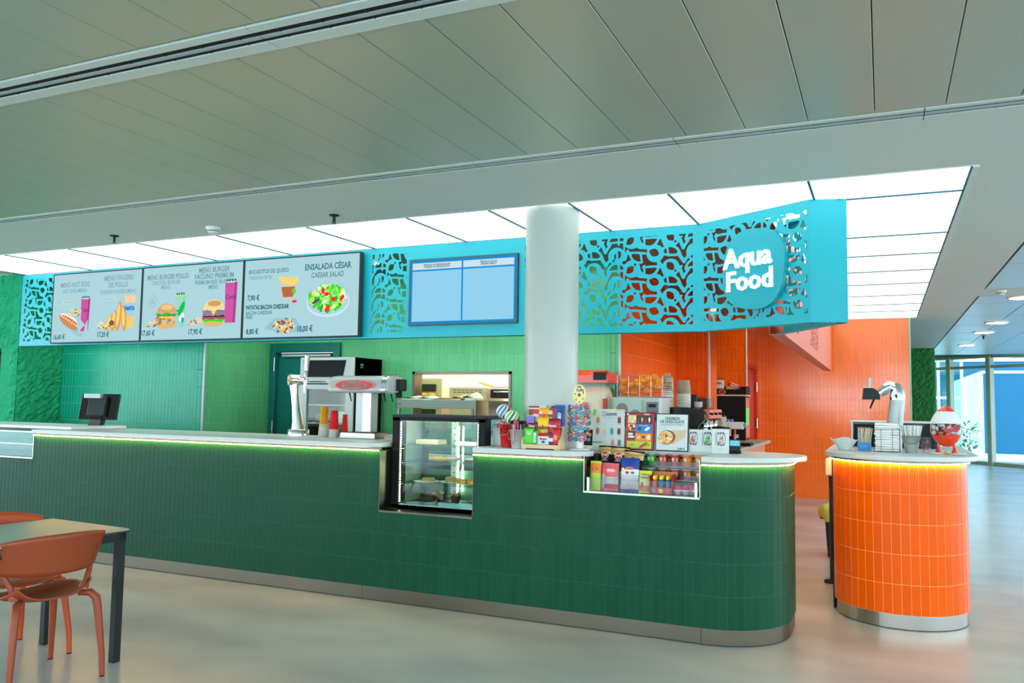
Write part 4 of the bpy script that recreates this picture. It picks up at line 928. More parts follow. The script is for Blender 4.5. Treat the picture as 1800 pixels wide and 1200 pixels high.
b.Eli(-.065, .155, .022, .02, K(190, 204, 204), 1, -.001); b.Eli(-.065, .155, .020, .018, 'paper', 2, -.001); b.text('NUEVO', .010, -.065, .155, K(120,140,140), -.001, L=3)
b.P([(-.02,.07),(.01,.045),(.095,.10),(.10,.15),(.0,.145)], K(216, 190, 156), 2, -.001); b.Eli(-.035, .095, .062, .05, K(150, 84, 40), 3, -.001, rot=.2); b.Eli(-.045, .095, .053, .043, K(246, 226, 190), 4, -.001, rot=.2)
for x, z, r in ((-.06,.12,.2),(-.05,.075,1.2),(-.075,.095,.9),(-.03,.065,.2),(-.02,.11,-.6)): b.Eli(x, z, .028, .014, K(232, 166, 84), 5, -.001, rot=r); b.Eli(x, z+.003, .018, .005, K(250, 206, 130), 6, -.001, rot=r)
b.Eli(-.038, .105, .01, .007, K(80, 50, 50), 7, -.001); b.text('5,00 €', .018, .068, .018, K(50, 84, 92), -.001, off=.0008); b.build('print', t)
t = stand('iced_drinks_card', 'white card reading ICED twice over small drink pictures', 'poster', -1.155, 5.69, ZW, 0, 0.04, .20, .155, 'white', 'paper', .003, .001)
b = MB()
def iced(b, x, w, c, c2, y=-.001, top=.135, bot=.04):
    b.text('ICED', .135, x, (top+bot)/2, K(60, 66, 68), y, sx=.235, off=-.0006); b.Eli(x, (top+bot)/2-.005, .012, .028, K(*c), 4, y); b.Eli(x+.008, (top+bot)/2+.01, .013, .007, K(*c2), 5, y, rot=.6); b.Eli(x-.006, (top+bot)/2-.02, .012, .009, K(*c2), 5, y, rot=-.3)
iced(b, -.048, .06, (150,96,66), (206,160,130)); iced(b, .05, .06, (120,190,90), (70,160,50)); b.build('print', t)
t = stand('iced_drinks_card', 'white card reading ICED with a single pale drink, beside the card reader', 'poster', -1.0, 5.60, ZW, 0, 0.04, .115, .165, 'white', 'paper', .003, .001)
b = MB(); iced(b, 0, .06, (206,200,196), (170,120,90), top=.14, bot=.045); b.text('coffee', .010, 0, .03, K(120,120,120), -.001); b.build('print', t)
# ================================================================ dining table and chairs
TA = radians(-4.2)
t = thing('dining_table', 'rectangular grey topped table on dark square steel legs at the left edge', 'table', (-4.335, 2.86, 0), TA)
MB().box(-.355, .355, -.60, .60, .727, .739, 'table_top', c=.002).build('tabletop', t)
MB().box(-.355, .355, -.60, .60, .7175, .7265, 'black_gloss').build('edge_core', t)
f = MB()
for s in (-1, 1): f.box(s*.345-.02 if s > 0 else -.345, s*.345 if s > 0 else -.325, -.59, .59, .672, .717, 'charcoal')
for y in (-.59, .57): f.box(-.345, .345, y, y+.02, .672, .717, 'charcoal')
f.build('apron', t)
for x in (-.345, .300):
    for y in (-.59, .545):
        lg = MB().box(x, x+.045, y, y+.045, .004, .717, 'charcoal', c=.002).build('leg', t); MB().box(x+.002, x+.043, y+.002, y+.043, 0, .0039, 'black').build('foot_cap', lg)
def make_chair(label, loc, rz, mat, group):
    """moulded shell chair, facing local +x"""
    t = thing('dining_chair', label, 'chair', loc, rz, group)
    # seat: saddle sheet with rolled rim and raised rear corners
    nx, ny = 18, 22; top = []; bot = []
    for i in range(nx+1):
        for j in range(ny+1):
            a = i/nx; b = j/ny*2-1
            hw = (.215 + .02*sin(pi*a)) * (1 - .10*(2*abs(a-.5))**4)
            x = -.20 + .42*a; y = b*hw
            e = max(0, (2*abs(a-.5))**6 - .0); x += (-.02 if a > .5 else .02)*(abs(b)**4)
            z = .452 - .030*cos(b*pi/2)*sin(pi*min(1, a*1.1)) - .022*max(0, a-.7)/.3 + .020*abs(b)**2
            z += .055*max(0, 1-a*3.2)**2*(abs(b)**4)
            top.append((x, y, z)); bot.append((x, y, z-.011))
    m = ny+1; f = []; b_ = MB(); n = len(top)
    for i in range(nx):
        for j in range(ny):
            q = (i*m+j, (i+1)*m+j, (i+1)*m+j+1, i*m+j+1); f.append(q); f.append(tuple(n+k for k in reversed(q)))
    for i in range(nx): f.append((i*m+m-1, (i+1)*m+m-1, n+(i+1)*m+m-1, n+i*m+m-1)); f.append(((i+1)*m, i*m, n+i*m, n+(i+1)*m))
    for j in range(ny): f.append((j, j+1, n+j+1, n+j)); f.append((nx*m+j+1, nx*m+j, n+nx*m+j, n+nx*m+j+1))
    b_.add(top+bot, f, mat, True); b_.build('seat', t)
    # back band: wraps from side to side, flares at the ends
    N = 34; mz = 8; out = []; inn = []
    for i in range(N+1):
        s = i/N*2-1; ang = s*1.02; R = .285
        cx = .055 - R*cos(ang)*1.02; cy = R*sin(ang)*1.06
        e = abs(s)**3
        zt = .762 + .022*(1-abs(s)**2) - .010*e; zb = .572 + .02*(1-s*s)*0 + .018*e
        for k in range(mz+1):
            q = k/mz; z = zb + (zt-zb)*q; lean_ = -.045*(q-.2) ; fl = .022*e*q
            nx_, ny_ = -cos(ang), sin(ang)
            px, py = cx + lean_ + nx_*fl, cy + ny_*fl
            th = .0065
            out.append((px+nx_*th, py+ny_*th, z)); inn.append((px-nx_*th, py-ny_*th, z))
    m = mz+1; n = len(out); f = []
    for i in range(N):
        for k in range(mz):
            q = (i*m+k, i*m+k+1, (i+1)*m+k+1, (i+1)*m+k); f.append(q); f.append(tuple(n+w for w in reversed(q)))
        f.append((i*m+mz, n+i*m+mz, n+(i+1)*m+mz, (i+1)*m+mz)); f.append(((i+1)*m, n+(i+1)*m, n+i*m, i*m))
    for k in range(mz): f.append((k+1, k, n+k, n+k+1)); f.append((N*m+k, N*m+k+1, n+N*m+k+1, n+N*m+k))
    b_ = MB(); b_.add(out+inn, f, mat, True); bandobj = b_.build('backrest', t)
    for s in (-1, 1):   # webs joining the raised seat corners to the band
        q = MB(); q.tube([(-.13, s*.180, .462), (-.135, s*.190, .50), (-.120, s*.212, .55), (-.105, s*.232, .60)], [.026, .017, .014, .012], mat, 10, M=None); q.build('back_support', bandobj)
    for sx in (-1, 1):
        for sy in (-1, 1):
            fx = .262 if sx > 0 else -.245; q = MB()
            q.tube([(.135*sx, sy*.150, .437), (.178*sx, sy*.190, .440), (.205*sx, sy*.208, .415), (.213*sx, sy*.213, .37), (fx*.97, sy*.235, .12), (fx, sy*.238, .006)], [.014, .020, .022, .021, .016, .014], mat, 10)
            lg = q.build('leg', t); MB().lathe([(.0135, 0.0), (.0135, .008)], 'black', 10, TR(fx, sy*.238, 0)).build('foot_cap', lg)
    return t
GC = 'moulded chairs at the table'
make_chair('terracotta moulded chair with curved back band, near side of the table', (-4.105, 3.005, 0), radians(172), 'chair_terracotta', GC)
make_chair('orange moulded chair on the far side of the table, mostly hidden', (-4.615, 3.185, 0), radians(-6), 'chair_orange', GC)

# ================================================================ till
t = thing('till_terminal', 'black touch screen till seen from behind at the left end of the counter', 'till', (-7.19, 5.83, ZW), radians(24))
MB().box(-.16, .14, -.10, .11, .004, .012, 'black_gloss', c=.003).build('base_plate', t)
MB().face_y([(-.085,.012),(.035,.012),(.075,.20),(-.02,.235),(-.035,.20)], -.045, .045, 'dark_plastic').build('stand', t)
s = MB(); T = TR(.01, -.02, .22) @ Matrix.Rotation(radians(-14), 4, 'X'); s.box(-.19, .19, .0, .03, -.135, .13, 'black_gloss', T, c=.004); s.build('screen', t)
MB().box(-.085, .085, -.055, .0, -.105, .10, 'dark_plastic', T, c=.004).build('rear_cover', t)
MB().box(-.105, .06, -.105, -.04, .30, .345, 'alu_white', c=.004).build('customer_display', t)
q = MB(); q.tube([(.05,-.05,.13),(.06,-.06,.06),(.03,-.05,.02),(.09,-.06,.015)], .005, 'black', 6); q.build('cable', t)
for x, y in ((-.15,-.09),(.13,-.09),(-.15,.10),(.13,.10)): MB().lathe([(.012,0),(.012,.005)], 'black', 10, TR(x,y,0)).build('foot', t)

# ================================================================ beer tap
t = thing('beer_tap', 'tall chrome curved beer tap with round medallion and upright handle', 'tap', (-4.745, 5.90, ZW), 0)
b = MB(); b.lathe([(.095,0),(.095,.05),(.088,.056),(.0,.056)], 'chrome', 32); b.build('base', t)
MB().tube([(-.01,0,.05),(-.012,0,.12),(-.03,0,.22),(-.052,0,.36),(-.068,0,.47)], [.058,.050,.040,.038,.048], 'chrome', 20).build('column', t)
MB().tube([(-.082,-.035,.49),(-.03,.03,.495)], [.056,.050], 'chrome', 24).build('head', t)
T = TR(-.084,-.04,.49) @ RZ(radians(-38)); b = MB(); b.tube([(0,.002,0),(0,-.012,0)], .048, 'gold_foil', 24, M=T); b.Eli(0, 0, .036, .036, 'white', 21, 0, 20, M=T); b.R_(-.022, .022, -.012, .006, 'red', 23, 0, M=T); b.build('medallion', t)
MB().tube([(-.03,0,.485),(.035,-.01,.49),(.075,-.015,.492)], [.026,.022,.028], 'chrome', 14).build('spout_arm', t)
b = MB(); b.tube([(.075,-.02,.49),(.078,-.03,.44),(.078,-.03,.38)], [.018,.014,.010], 'chrome', 12); b.build('spout', t)
b = MB(); b.tube([(.07,-.01,.50),(.066,-.005,.54),(.064,0,.575)], [.012,.016,.012], 'chrome', 12); b.tube([(.064,0,.575),(.066,0,.64),(.074,0,.71)], [.018,.022,.026], 'steel_bright', 12); b.build('handle', t)

# ================================================================ soft drink dispenser
t = thing('drinks_dispenser', 'silver countertop soft drink dispenser with a red oval cola badge', 'dispenser', (-4.0, 5.86, ZW), 0)
prof = []
for i in range(13):
    a = i/12; prof.append((-.20+.0*a, 0))
hd = [(-.115,.385),(-.120,.44),(-.105,.49),(-.07,.518),(.0,.528),(.10,.52),(.13,.50),(.13,.40),(.06,.385)]
def loft(mb, sections, mat, smooth=True):
    m = len(sections[0]); v = [p for s in sections for p in s]; f = []
    for i in range(len(sections)-1):
        for k in range(m): f.append((i*m+k, i*m+(k+1) % m, (i+1)*m+(k+1) % m, (i+1)*m+k))
    mb.add(v, f, mat, smooth); mb.add(v, [tuple(range(m-1,-1,-1)), tuple(range(len(v)-m, len(v)))], mat)
def smooth_closed(p, n=4):
    r = []
    for i in range(len(p)):
        a, b, c, d = [Vector(p[(i+k) % len(p)]) for k in (-1, 0, 1, 2)]
        for j in range(n):
            u = j/n; r.append(tuple(0.5*((2*b)+(-a+c)*u+(2*a-5*b+4*c-d)*u*u+(-a+3*b-3*c+d)*u**3)))
    return r
hp_ = smooth_closed(hd, 3)
b = MB(); secs = []
for x, sc in ((-.335,.80),(-.325,.94),(-.29,1.0),(.21,1.0),(.265,.97),(.28,.90)): secs.append([(x, y*sc, .455+(z-.455)*sc) for y, z in reversed(hp_)])
loft(b, secs, 'alu_white'); b.build('head', t)
b = MB(); secs = [[(x, y*1.02, .455+(z-.455)*1.03) for y, z in reversed(hp_)] for x in (.212, .262)]; loft(b, secs, 'chrome'); b.build('end_cap', t)
b = MB(); b.Eli(-.045, .445, .205, .048, 'red_orange', 1, -.128, 32); b.Eli(-.045, .445, .19, .042, 'red', 2, -.128, 32); b.Eli(-.045, .445, .128, .036, K(120,124,118), 3, -.128, 28); b.text('Coca-Cola', .066, -.045, .447, 'red', -.128, off=.0026, L=5, sx=.72); b.build('badge', t)
b = MB(); b.prism([(-.08,-.045),(.0,-.06),(.075,-.045),(.075,.05),(-.08,.05)], .055, .40, 'alu_white'); b.prism([(.0,-.062),(.07,-.048),(.07,-.043),(.0,-.056)], .06, .385, 'steel_bright'); b.build('pillar', t)
for k, x in enumerate((-.20, .15, .22)):
    MB().tube([(x,.02,.40),(x+.002,.03,.365),(x+.008,.045,.31)], [.010,.006,.004], 'black', 8).build('lever', t)
MB().box(.265, .325, .01, .11, .40, .50, 'charcoal', c=.006).box(.25, .285, .05, .10, .345, .40, 'black', c=.003).build('valve', t)
b = MB(); b.box(-.175, .175, -.13, .12, .0, .048, 'steel_bright', c=.004); b.box(.0+.002, .31, .02, .22, .0, .04, 'steel_bright', c=.004); b.build('drip_tray', t)
b = MB()
for k in range(11): b.box(-.165+.03*k, -.155+.03*k, -.12, .11, .048, .052, 'steel')
b.build('grille', t)
# cups: upside down stacks
def cup(name, label, cat, loc, mat, r0, r1, h, group, rim=None, band=None):
    t = thing(name, label, cat, loc, 0, group)
    MB().lathe([(r1, 0), (r1+.002, .004), (r1-.001, .007), (r0, h), (r0-.003, h+.001), (0.0, h+.001)], mat, 20).build('body', t)
    return t
def stack(x, y, z0, items, group):
    z = z0
    for k, (mat, label, h, dz, r0, r1) in enumerate(items): cup('cup', label, 'cup', (x, y, z), mat, r0, r1, h, group); z += dz
stack(-4.395, 5.80, ZW, [('clear_cup', 'clear plastic cup nested in the tall stack under the amber cup', .12, .0125, .030, .043)]*7 + [('amber_cup', 'amber plastic cup topping the stack right of the beer tap', .175, .1, .030, .041)], 'cups in the amber stack')
stack(-4.288, 5.80, ZW, [('clear_cup', 'clear cup nested under the large red cup beside the dispenser', .12, .0115, .030, .041)]*6 + [('red_cup', 'large red paper cup topping the middle stack', .158, .1, .031, .041)], 'cups in the large red stack')
stack(-4.205, 5.84, ZW, [('red_cup', 'small red cup nested low in the narrow stack by the dispenser', .10, .009, .020, .028)]*4 + [('red_cup', 'slim red cup topping the narrow stack left of the dispenser', .16, .1, .021, .028)], 'cups in the slim red stack')

# ================================================================ pastry case
PX0, PX1, PY0 = -3.462, -2.664, 5.425
t = thing('pastry_case', 'black framed lit glass pastry case set into the counter', 'display case', (PX0, PY0, 0.669))
Wc = PX1-PX0; Hc = .712
MB().box(0, .066, 0, .10, 0, Hc-.02, 'black', c=.003).box(Wc-.058, Wc, 0, .10, 0, Hc-.02, 'black', c=.003).box(0, Wc, 0, .012, Hc-.045, Hc-.02, 'black').box(.06, Wc-.05, 0, .02, -.0, .03, 'alu_white').build('frame', t)
MB().box(-.004, Wc+.004, -.006, .47, Hc-.022, Hc, 'charcoal', c=.004).build('roof', t)
MB().box(.066, Wc-.058, .004, .009, .03, Hc-.045, 'glass').build('front_glass', t)
MB().box(.004, .010, .10, .44, .03, Hc-.022, 'glass').build('side_glass', t); MB().box(Wc-.010, Wc-.004, .10, .44, .03, Hc-.022, 'glass').build('side_glass', t)
MB().box(.01, Wc-.01, .44, .446, .03, Hc-.022, 'glass_tint').build('rear_glass', t); MB().box(.01, Wc-.01, .447, .452, .03, .27, 'alu_white').build('added_rear_panel', t)  # pale lower rear panel added as a reflector to brighten the case
MB().box(.012, .016, .10, .44, .036, Hc-.03, 'alu_white').build('side_liner', t)
MB().box(0, Wc, .0, .45, .0, .028, 'steel').box(.01, Wc-.01, .02, .44, .028, .036, 'alu_white').build('floor_tray', t)
for z in (.183, .342, .475): MB().box(.02, Wc-.02, .03, .42, z, z+.006, 'glass_tint').build('glass_shelf', t)
MB().box(.07, Wc-.065, .05, .07, Hc-.032, Hc-.026, 'added_case_led').build('light_strip', t)  # added strip hidden behind the frame header, brightens the case interior
b = MB()
for k in range(34): b.box(.0665, .0735, .012, .016, .05+k*.018, .058+k*.018, 'led_white')
b.build('light_strip', t)
b = MB()
for k in range(34): b.box(Wc-.066, Wc-.059, .012, .016, .05+k*.018, .058+k*.018, 'led_white')
b.build('light_strip', t)
MB().box(.36, .372, .40, .404, .10, .62, 'led_white').build('light_strip', t)
b = MB(); b.box(.30, .36, .405, .42, .04, .68, 'alu_white')
for k in range(12): b.box(.325, .335, .403, .405, .1+k*.05, .108+k*.05, 'black')
b.build('shelf_upright', t)
for x in (.03, Wc-.045): MB().box(x, x+.014, .40, .42, .04, .68, 'steel').build('shelf_upright', t)
MB().box(.08, .40, .015, .06, .036, .06, 'glass_tint').box(.405, Wc-.06, .015, .06, .036, .062, K(150,190,200)).build('price_rail', t)
def plate(x, y, z, label, r=.085, mat='white', group='plates in the pastry case'):
    o = MB().lathe([(r*.5, 0), (r*.6, .003), (r, .011), (r, .014), (r*.58, .007), (0, .006)], mat, 24).build('plate'); tag(o, label, 'plate', group, (PX0+x, PY0+y, .669+z)); return o
def tray(x, y, z, w, d, label):
    t = thing('slate_tray', label, 'tray', (PX0+x, PY0+y, .669+z), 0, 'dark trays in the pastry case')
    MB().box(-w/2, w/2, -d/2, d/2, 0, .006, 'charcoal', c=.0015).build('board', t); MB().box(-w/2+.01, w/2-.01, -d/2-.012, -d/2-.004, 0, .012, 'steel_bright').build('lip', t)
def donut(x, y, z, label, mat='dough', top='glaze_pink', R=.033, r=.019, group='donuts in the pastry case', tilt=0):
    t = thing('donut', label, 'donut', (PX0+x, PY0+y, .669+z+r*.85), 0, group)
    MB().torus((0,0,0), R, r, mat, 20, 10, sz=.85).build('dough', t)
    m = MB(); n, kk = 20, 5; v = []; f = []
    for i in range(n):
        a = 2*pi*i/n
        for j in range(kk+1):
            bb = pi*(.12+.76*j/kk); rr = r+.0014; v.append(((R+rr*cos(bb))*cos(a), (R+rr*cos(bb))*sin(a), rr*sin(bb)*.85))
    for i in range(n):
        for j in range(kk): f.append((i*(kk+1)+j, ((i+1)%n)*(kk+1)+j, ((i+1)%n)*(kk+1)+j+1, i*(kk+1)+j+1))
    m.add(v, f, top, True)
    for k in range(14):
        a = k*2.4; rr = R+.008*sin(k*1.7); m.box(rr*cos(a)-.003, rr*cos(a)+.003, rr*sin(a)-.001, rr*sin(a)+.001, r*.85, r*.85+.002, 'cocoa' if k % 2 else 'white')
    m.build('glaze', t)
def muffin(x, y, z, label, top='dough_gold', wrap='cocoa'):
    t = thing('muffin', label, 'muffin', (PX0+x, PY0+y, .669+z), 0, 'muffins on the case floor')
    n = 24; v = []; f = []
    for i in range(n):
        a = 2*pi*i/n; pk = .014*max(0, cos(a*4))**2
        for r, h in ((.024, 0), (.029, .02), (.036, .045), (.040+pk*.3, .058+pk*2.0)): rr = r*(1+.04*cos(a*12)); v.append((rr*cos(a), rr*sin(a), h))
    for i in range(n):
        for j in range(3): f.append((i*4+j, ((i+1)%n)*4+j, ((i+1)%n)*4+j+1, i*4+j+1))
    b = MB(); b.add(v, f, wrap, True); b.add(v, [tuple(i*4 for i in range(n-1,-1,-1))], wrap); b.build('paper_wrap', t)
    MB().ball((0,0,.052), .037, top, 16, sz=(1,1,.62)).build('crumb', t)
tray(.20, .20, .037, .26, .22, 'dark tray on the case floor under the two left muffins'); tray(.50, .20, .037, .24, .22, 'dark tray on the case floor under the tulip wrapped muffin')
muffin(.255, .20, .044, 'golden top muffin in brown paper on the case floor, left of two'); muffin(.30, .255, .044, 'muffin in pointed brown paper just behind the leftmost muffin', 'dough'); muffin(.475, .165, .044, 'muffin in tall dark tulip paper alone at the right of the case floor'); 
muffin(.70, .12, .036, 'small dark muffin half hidden at the right edge of the case floor', 'dough_gold')
plate(.22, .16, .189, 'white plate at the left of the lowest glass shelf', .10); plate(.40, .22, .189, 'white plate at the middle of the lowest glass shelf', .09); plate(.60, .15, .189, 'small plate at the right of the lowest glass shelf', .09)
donut(.26, .12, .199, 'sugared ring donut alone on the left plate of the lowest shelf', 'dough', 'dough'); donut(.39, .25, .199, 'pale iced donut at the back of the middle plate on the lowest shelf'); donut(.44, .20, .199, 'pale speckled donut at the front of the middle plate on the lowest shelf', 'dough', 'dough')
donut(.555, .12, .199, 'golden ring donut on the right plate of the lowest shelf', 'dough_gold', 'dough_gold'); donut(.665, .10, .199, 'golden donut cut off by the right frame on the lowest shelf', 'dough_gold', 'dough_gold')
plate(.33, .20, .348, 'clear plate at the middle of the second glass shelf', .11, 'glass_tint'); plate(.60, .16, .348, 'clear plate at the right of the second glass shelf', .10, 'glass_tint')
donut(.27, .20, .358, 'nut covered donut, left on the second shelf plate', 'dough_gold', 'dough'); donut(.345, .16, .358, 'golden donut with crumbs, front of the second shelf plate', 'dough_gold', 'dough_gold'); donut(.42, .21, .358, 'pink iced donut on the second shelf plate'); donut(.60, .17, .358, 'chocolate speckled donut on the right second shelf plate', 'cocoa', 'glaze_pink')
o = MB().box(-.10, .10, -.07, .07, 0, .035, 'kraft', c=.003).build('pastry_box'); tag(o, 'low brown pastry box on the top shelf of the glass case, left', 'box', None, (PX0+.22, PY0+.22, .669+.482))
o = MB().box(-.09, .09, -.05, .05, 0, .028, 'white', c=.003).build('pastry_box'); tag(o, 'low white pastry box on the top shelf of the glass case, right', 'box', None, (PX0+.55, PY0+.22, .669+.482))
# ================================================================ sweets on the middle worktop
def bag_mesh(w, h, d, mats, bands=(), crimp=.012, seed=0):
    """pillow pack standing on its base; mats[0] body, crimped ends in mats[1]; local x width, z height, -y front"""
    rnd = random.Random(seed); nx, nz = 8, 12; b = MB()
    def side(sgn):
        v = []
        for i in range(nx+1):
            for k in range(nz+1):
                u = i/nx*2-1; q = k/nz; p = (1-abs(u)**2.6)*min(1, sin(pi*min(1, max(0, q)))*1.6)
                wz = 1-.05*sin(pi*q); v.append((u*w/2*wz, sgn*(d/2)*max(.02, p)*(1+.10*rnd.uniform(-1,1)), q*h))
        return v
    for sgn in (-1, 1):
        v = side(sgn); fb = {}
        for i in range(nx):
            for k in range(nz):
                q = (i*(nz+1)+k, (i+1)*(nz+1)+k, (i+1)*(nz+1)+k+1, i*(nz+1)+k+1)
                if sgn > 0: q = tuple(reversed(q))
                zz = (k+.5)/nz; m = mats[0]
                for a, c, mm in bands:
                    if a <= zz < c: m = mm
                if k in (0, nz-1): m = mats[1]
                fb.setdefault(m, []).append(q)
        for m, fs in fb.items(): b.add(v, fs, m, k not in (0,))
    return b
def bag(name, label, cat, x, y, z, w, h, d, mats, bands=(), rz=0, tilt=.12, group=None, logo=None, seed=0, roll=0.0):
    """logo: list of callables print(mb, y) drawn on the front"""
    t = thing(name, label, cat, (x, y, z), rz, group); t.rotation_euler = (-tilt, roll, rz)
    po = bag_mesh(w, h, d, mats, bands, seed=seed).build('pouch', t)
    if logo:
        b = MB(); logo(b, -d/2*1.10-.001); b.build('print', po)
    return t
# red pail of candy canes with swirl lollipop
def lolly(label, x, y, z, r, cols, stick, loc_group=None):
    t = thing('lollipop', label, 'lollipop', (x, y, z), 0, loc_group)
    MB().tube([(0,0,-stick),(0,0,-r*.8)], .0035, 'white', 8).build('stick', t)
    b = MB(); n = 20; m = 12; v = [(0,0,-r*.92)]; 
    for i in range(1, m):
        for k in range(n):
            a = pi*i/m; q = 2*pi*k/n + i*.18; v.append((r*sin(a)*cos(q), r*sin(a)*sin(q), -r*.92*cos(a)))
    v.append((0,0,r*.92)); per = {}
    for k in range(n): per.setdefault(cols[k % len(cols)], []).append((0, 1+(k+1)%n, 1+k)); per[cols[k % len(cols)]].append((len(v)-1, 1+(m-2)*n+k, 1+(m-2)*n+(k+1)%n))
    for i in range(m-2):
        for k in range(n): per[cols[k % len(cols)]].append((1+i*n+k, 1+i*n+(k+1)%n, 1+(i+1)*n+(k+1)%n, 1+(i+1)*n+k))
    for c, f in per.items(): b.add(v, f, c, True)
    b.build('candy', t)
    MB().torus((0,0,-r*.55), r*.86, r*.02, 'glass', 20, 6).build('wrapper_twist', t); return t
def pail(name, label, x, y, mat, r0, r1, h, handle='steel_bright'):
    t = thing(name, label, 'pail', (x, y, ZW))
    MB().lathe([(r0, 0), (r1, h), (r1+.003, h), (r1+.003, h-.004), (r1-.002, h-.001), (r0-.002, .004), (0.0, .004)], mat, 32).build('body', t)
    b = MB(); pts = [( (r1+.004)*cos(a), -.02-.02*sin(a) - r1*.75*sin(a), h-.006-.070*sin(a)) for a in [pi*i/12 for i in range(13)]]; b.tube(pts, .0018, handle, 6); b.build('handle', t)
    for s in (-1, 1): MB().tube([(s*(r1+.001), 0, h-.012), (s*(r1+.007), 0, h-.012)], .006, handle, 10).build('handle_lug', t)
    return t
pail('red_pail', 'red pail full of striped candy canes beside the pastry case', -2.475, 5.42, 'red', .052, .066, .165)
for k in range(18):
    a = k*2*pi/18; R = .050 if k % 2 else .036; t = thing('candy_cane', 'small red and white candy cane hooked over the red pail rim', 'candy cane', (-2.475+R*cos(a), 5.42+R*sin(a), ZW+.085), a, 'candy canes in the red pail')
    b = MB(); pts = [(0,0,0), (.004,0,.085)] + [(.004+.016-.016*cos(q), 0, .085+.016*sin(q)) for q in [pi*i/6 for i in range(1, 7)]] + [(.037, 0, .055)]
    n = len(pts)
    for i in range(n-1): b.tube([pts[i], pts[i+1]], .0036, 'red' if i % 2 else 'white', 6, cap=False)
    for j in range(4): b.tube([(0.0008+j*.0008, 0, .012+j*.018), (.0012+j*.0008, 0, .02+j*.018)], .0039, 'red', 6, cap=False)
    b.build('cane', t)
lolly('large blue and white swirl lollipop standing in the red pail', -2.512, 5.42, ZW+.255, .058, [K(30,100,170), 'white', K(40,140,200), 'white', K(150,40,50), K(236,180,60), 'white', K(30,90,160), 'white', 'white'], .19)
pail('metal_pail', 'small galvanised metal pail of black wrapped sticks', -2.352, 5.315, 'galvanised', .044, .060, .132)
lolly('large green and white swirl lollipop standing in the metal pail', -2.42, 5.36, ZW+.215, .056, [K(90,210,40), 'white', K(20,110,80), 'white', K(110,220,50), 'white', K(160,40,50), K(90,210,40), 'white', 'white'], .16)
rnd = random.Random(4)
for k in range(20):
    a = rnd.uniform(0, 2*pi); R = rnd.uniform(.010, .044); x, y = -2.352+R*cos(a), 5.315+R*sin(a)
    t = thing('wrapped_stick', 'black and silver wrapped sweet stick in the metal pail', 'sweet', (x, y, ZW+.03), rnd.uniform(0, 6)); t.rotation_euler = (rnd.uniform(-.22,.22), rnd.uniform(-.22,.22), t.rotation_euler[2]); t['group'] = 'wrapped sticks in the metal pail'
    m1 = 'black_gloss' if k % 5 else K(214,90,110); b = MB(); b.tube([(0,0,0),(0,0,.145)], .0085, m1, 8); b.tube([(0,0,.145),(0,0,.151),(.002,0,.166)], [.004,.011,.009], m1, 8, cap=False); b.build('stick', t); MB().box(-.002,.002,-.0095,-.008,.02,.14,'white').build('stripe', t)
o = MB().box(-.05,.05,-.03,.03,0,.13,'clear_cup',c=.004).build('sweet_tub'); tag(o, 'clear plastic tub behind the red pail next to the pastry case', 'tub', None, (-2.60, 5.55, ZW))
# wooden candy rack
t = thing('candy_rack', 'small pale wooden stepped rack packed with sweet bags', 'rack', (-2.165, 5.316, ZW))
for s in (-1, 1):
    b = MB(); M = TR(s*.137, 0, 0) @ RZ(pi/2)
    b.face_y([(-.042,.0),(.062,.0),(.062,.24),(.052,.24),(.044,.17),(.016,.11),(-.010,.09),(-.042,.05)], -.006, .006, 'wood_pale', M); b.build('side_panel', t)
for y0, z0 in ((-.040,.022),(-.006,.085),(.028,.16)): MB().box(-.131,.131,y0,y0+.032,z0-.010,z0,'wood_pale',c=.002).build('shelf', t)
MB().box(-.131,.131,-.046,-.041,.006,.034,'wood_pale',c=.002).build('front_rail', t); MB().box(-.131,.131,.060,.064,.0,.16,'wood_pale').build('back_panel', t)
for x in (-.128,.106): MB().box(x,x+.022,-.048,-.03,-.0,.014,'wood_pale').build('foot', t)
RX, RY, RZ0 = -2.165, 5.316, ZW
def rb(label, x, y, z, w, h, c1, c2, bands=(), logo=None, d=.016, seed=0, tilt=.05):
    bag('sweet_bag', label, 'sweet bag', RX+x, RY+y*.52, RZ0+z, w, h, d, (K(*c1), K(*c2)), [(a, q, K(*m)) for a, q, m in bands], 0, tilt, 'sweet bags on the wooden rack', logo, seed)
G3 = (70, 214, 40)
rb('bright green sweet bag, front left of the wooden rack', -.092, -.052, .025, .078, .125, G3, (20,130,50), ((.7,.85,(110,230,60)),), lambda b, y: b.text('Fizz', .018, 0, .08, 'white', y, off=.001), seed=1)
rb('green sweet bag with silver stripe, second in the front row of the rack', -.045, -.056, .025, .045, .11, (50,170,50), (20,120,50), (), lambda b, y: (b.R_(-.010,.010,.02,.09, K(210,220,214), 1, y), b.text('S\nO\nU\nR', .012, 0, .055, K(20,80,40), y, L=3)), seed=2)
rb('white and red biscuit bag, middle of the rack front row', .020, -.058, .025, .095, .088, (206,214,220), (180,20,30), ((.75,.95,(190,20,30)),), lambda b, y: (b.text('Bueno', .020, 0, .048, K(190,30,40), y, off=.001), b.Eli(0,.028,.012,.008,K(70,36,24),1,y)), seed=3)
rb('purple and white sweet bag, fourth in the front row of the rack', .072, -.054, .025, .05, .095, (110,36,80), (90,20,60), ((.3,.6,(220,220,224)),), seed=4)
rb('red sweet bag at the right end of the rack front row', .108, -.052, .025, .062, .125, (206,14,22), (150,8,16), (), lambda b, y: b.Eli(0,.06,.014,.02,K(240,150,60),1,y), seed=5)
rb('yellow chocolate sweet bag with brown letters in the middle of the rack', .0, .012, .088, .088, .135, (250,200,10), (226,170,0), (), lambda b, y: (b.text('m&m', .042, .0, .062, K(90,46,20), y, off=.0015, sx=.9), b.Eli(.025,.03,.010,.010,K(230,150,20),1,y)), seed=6)
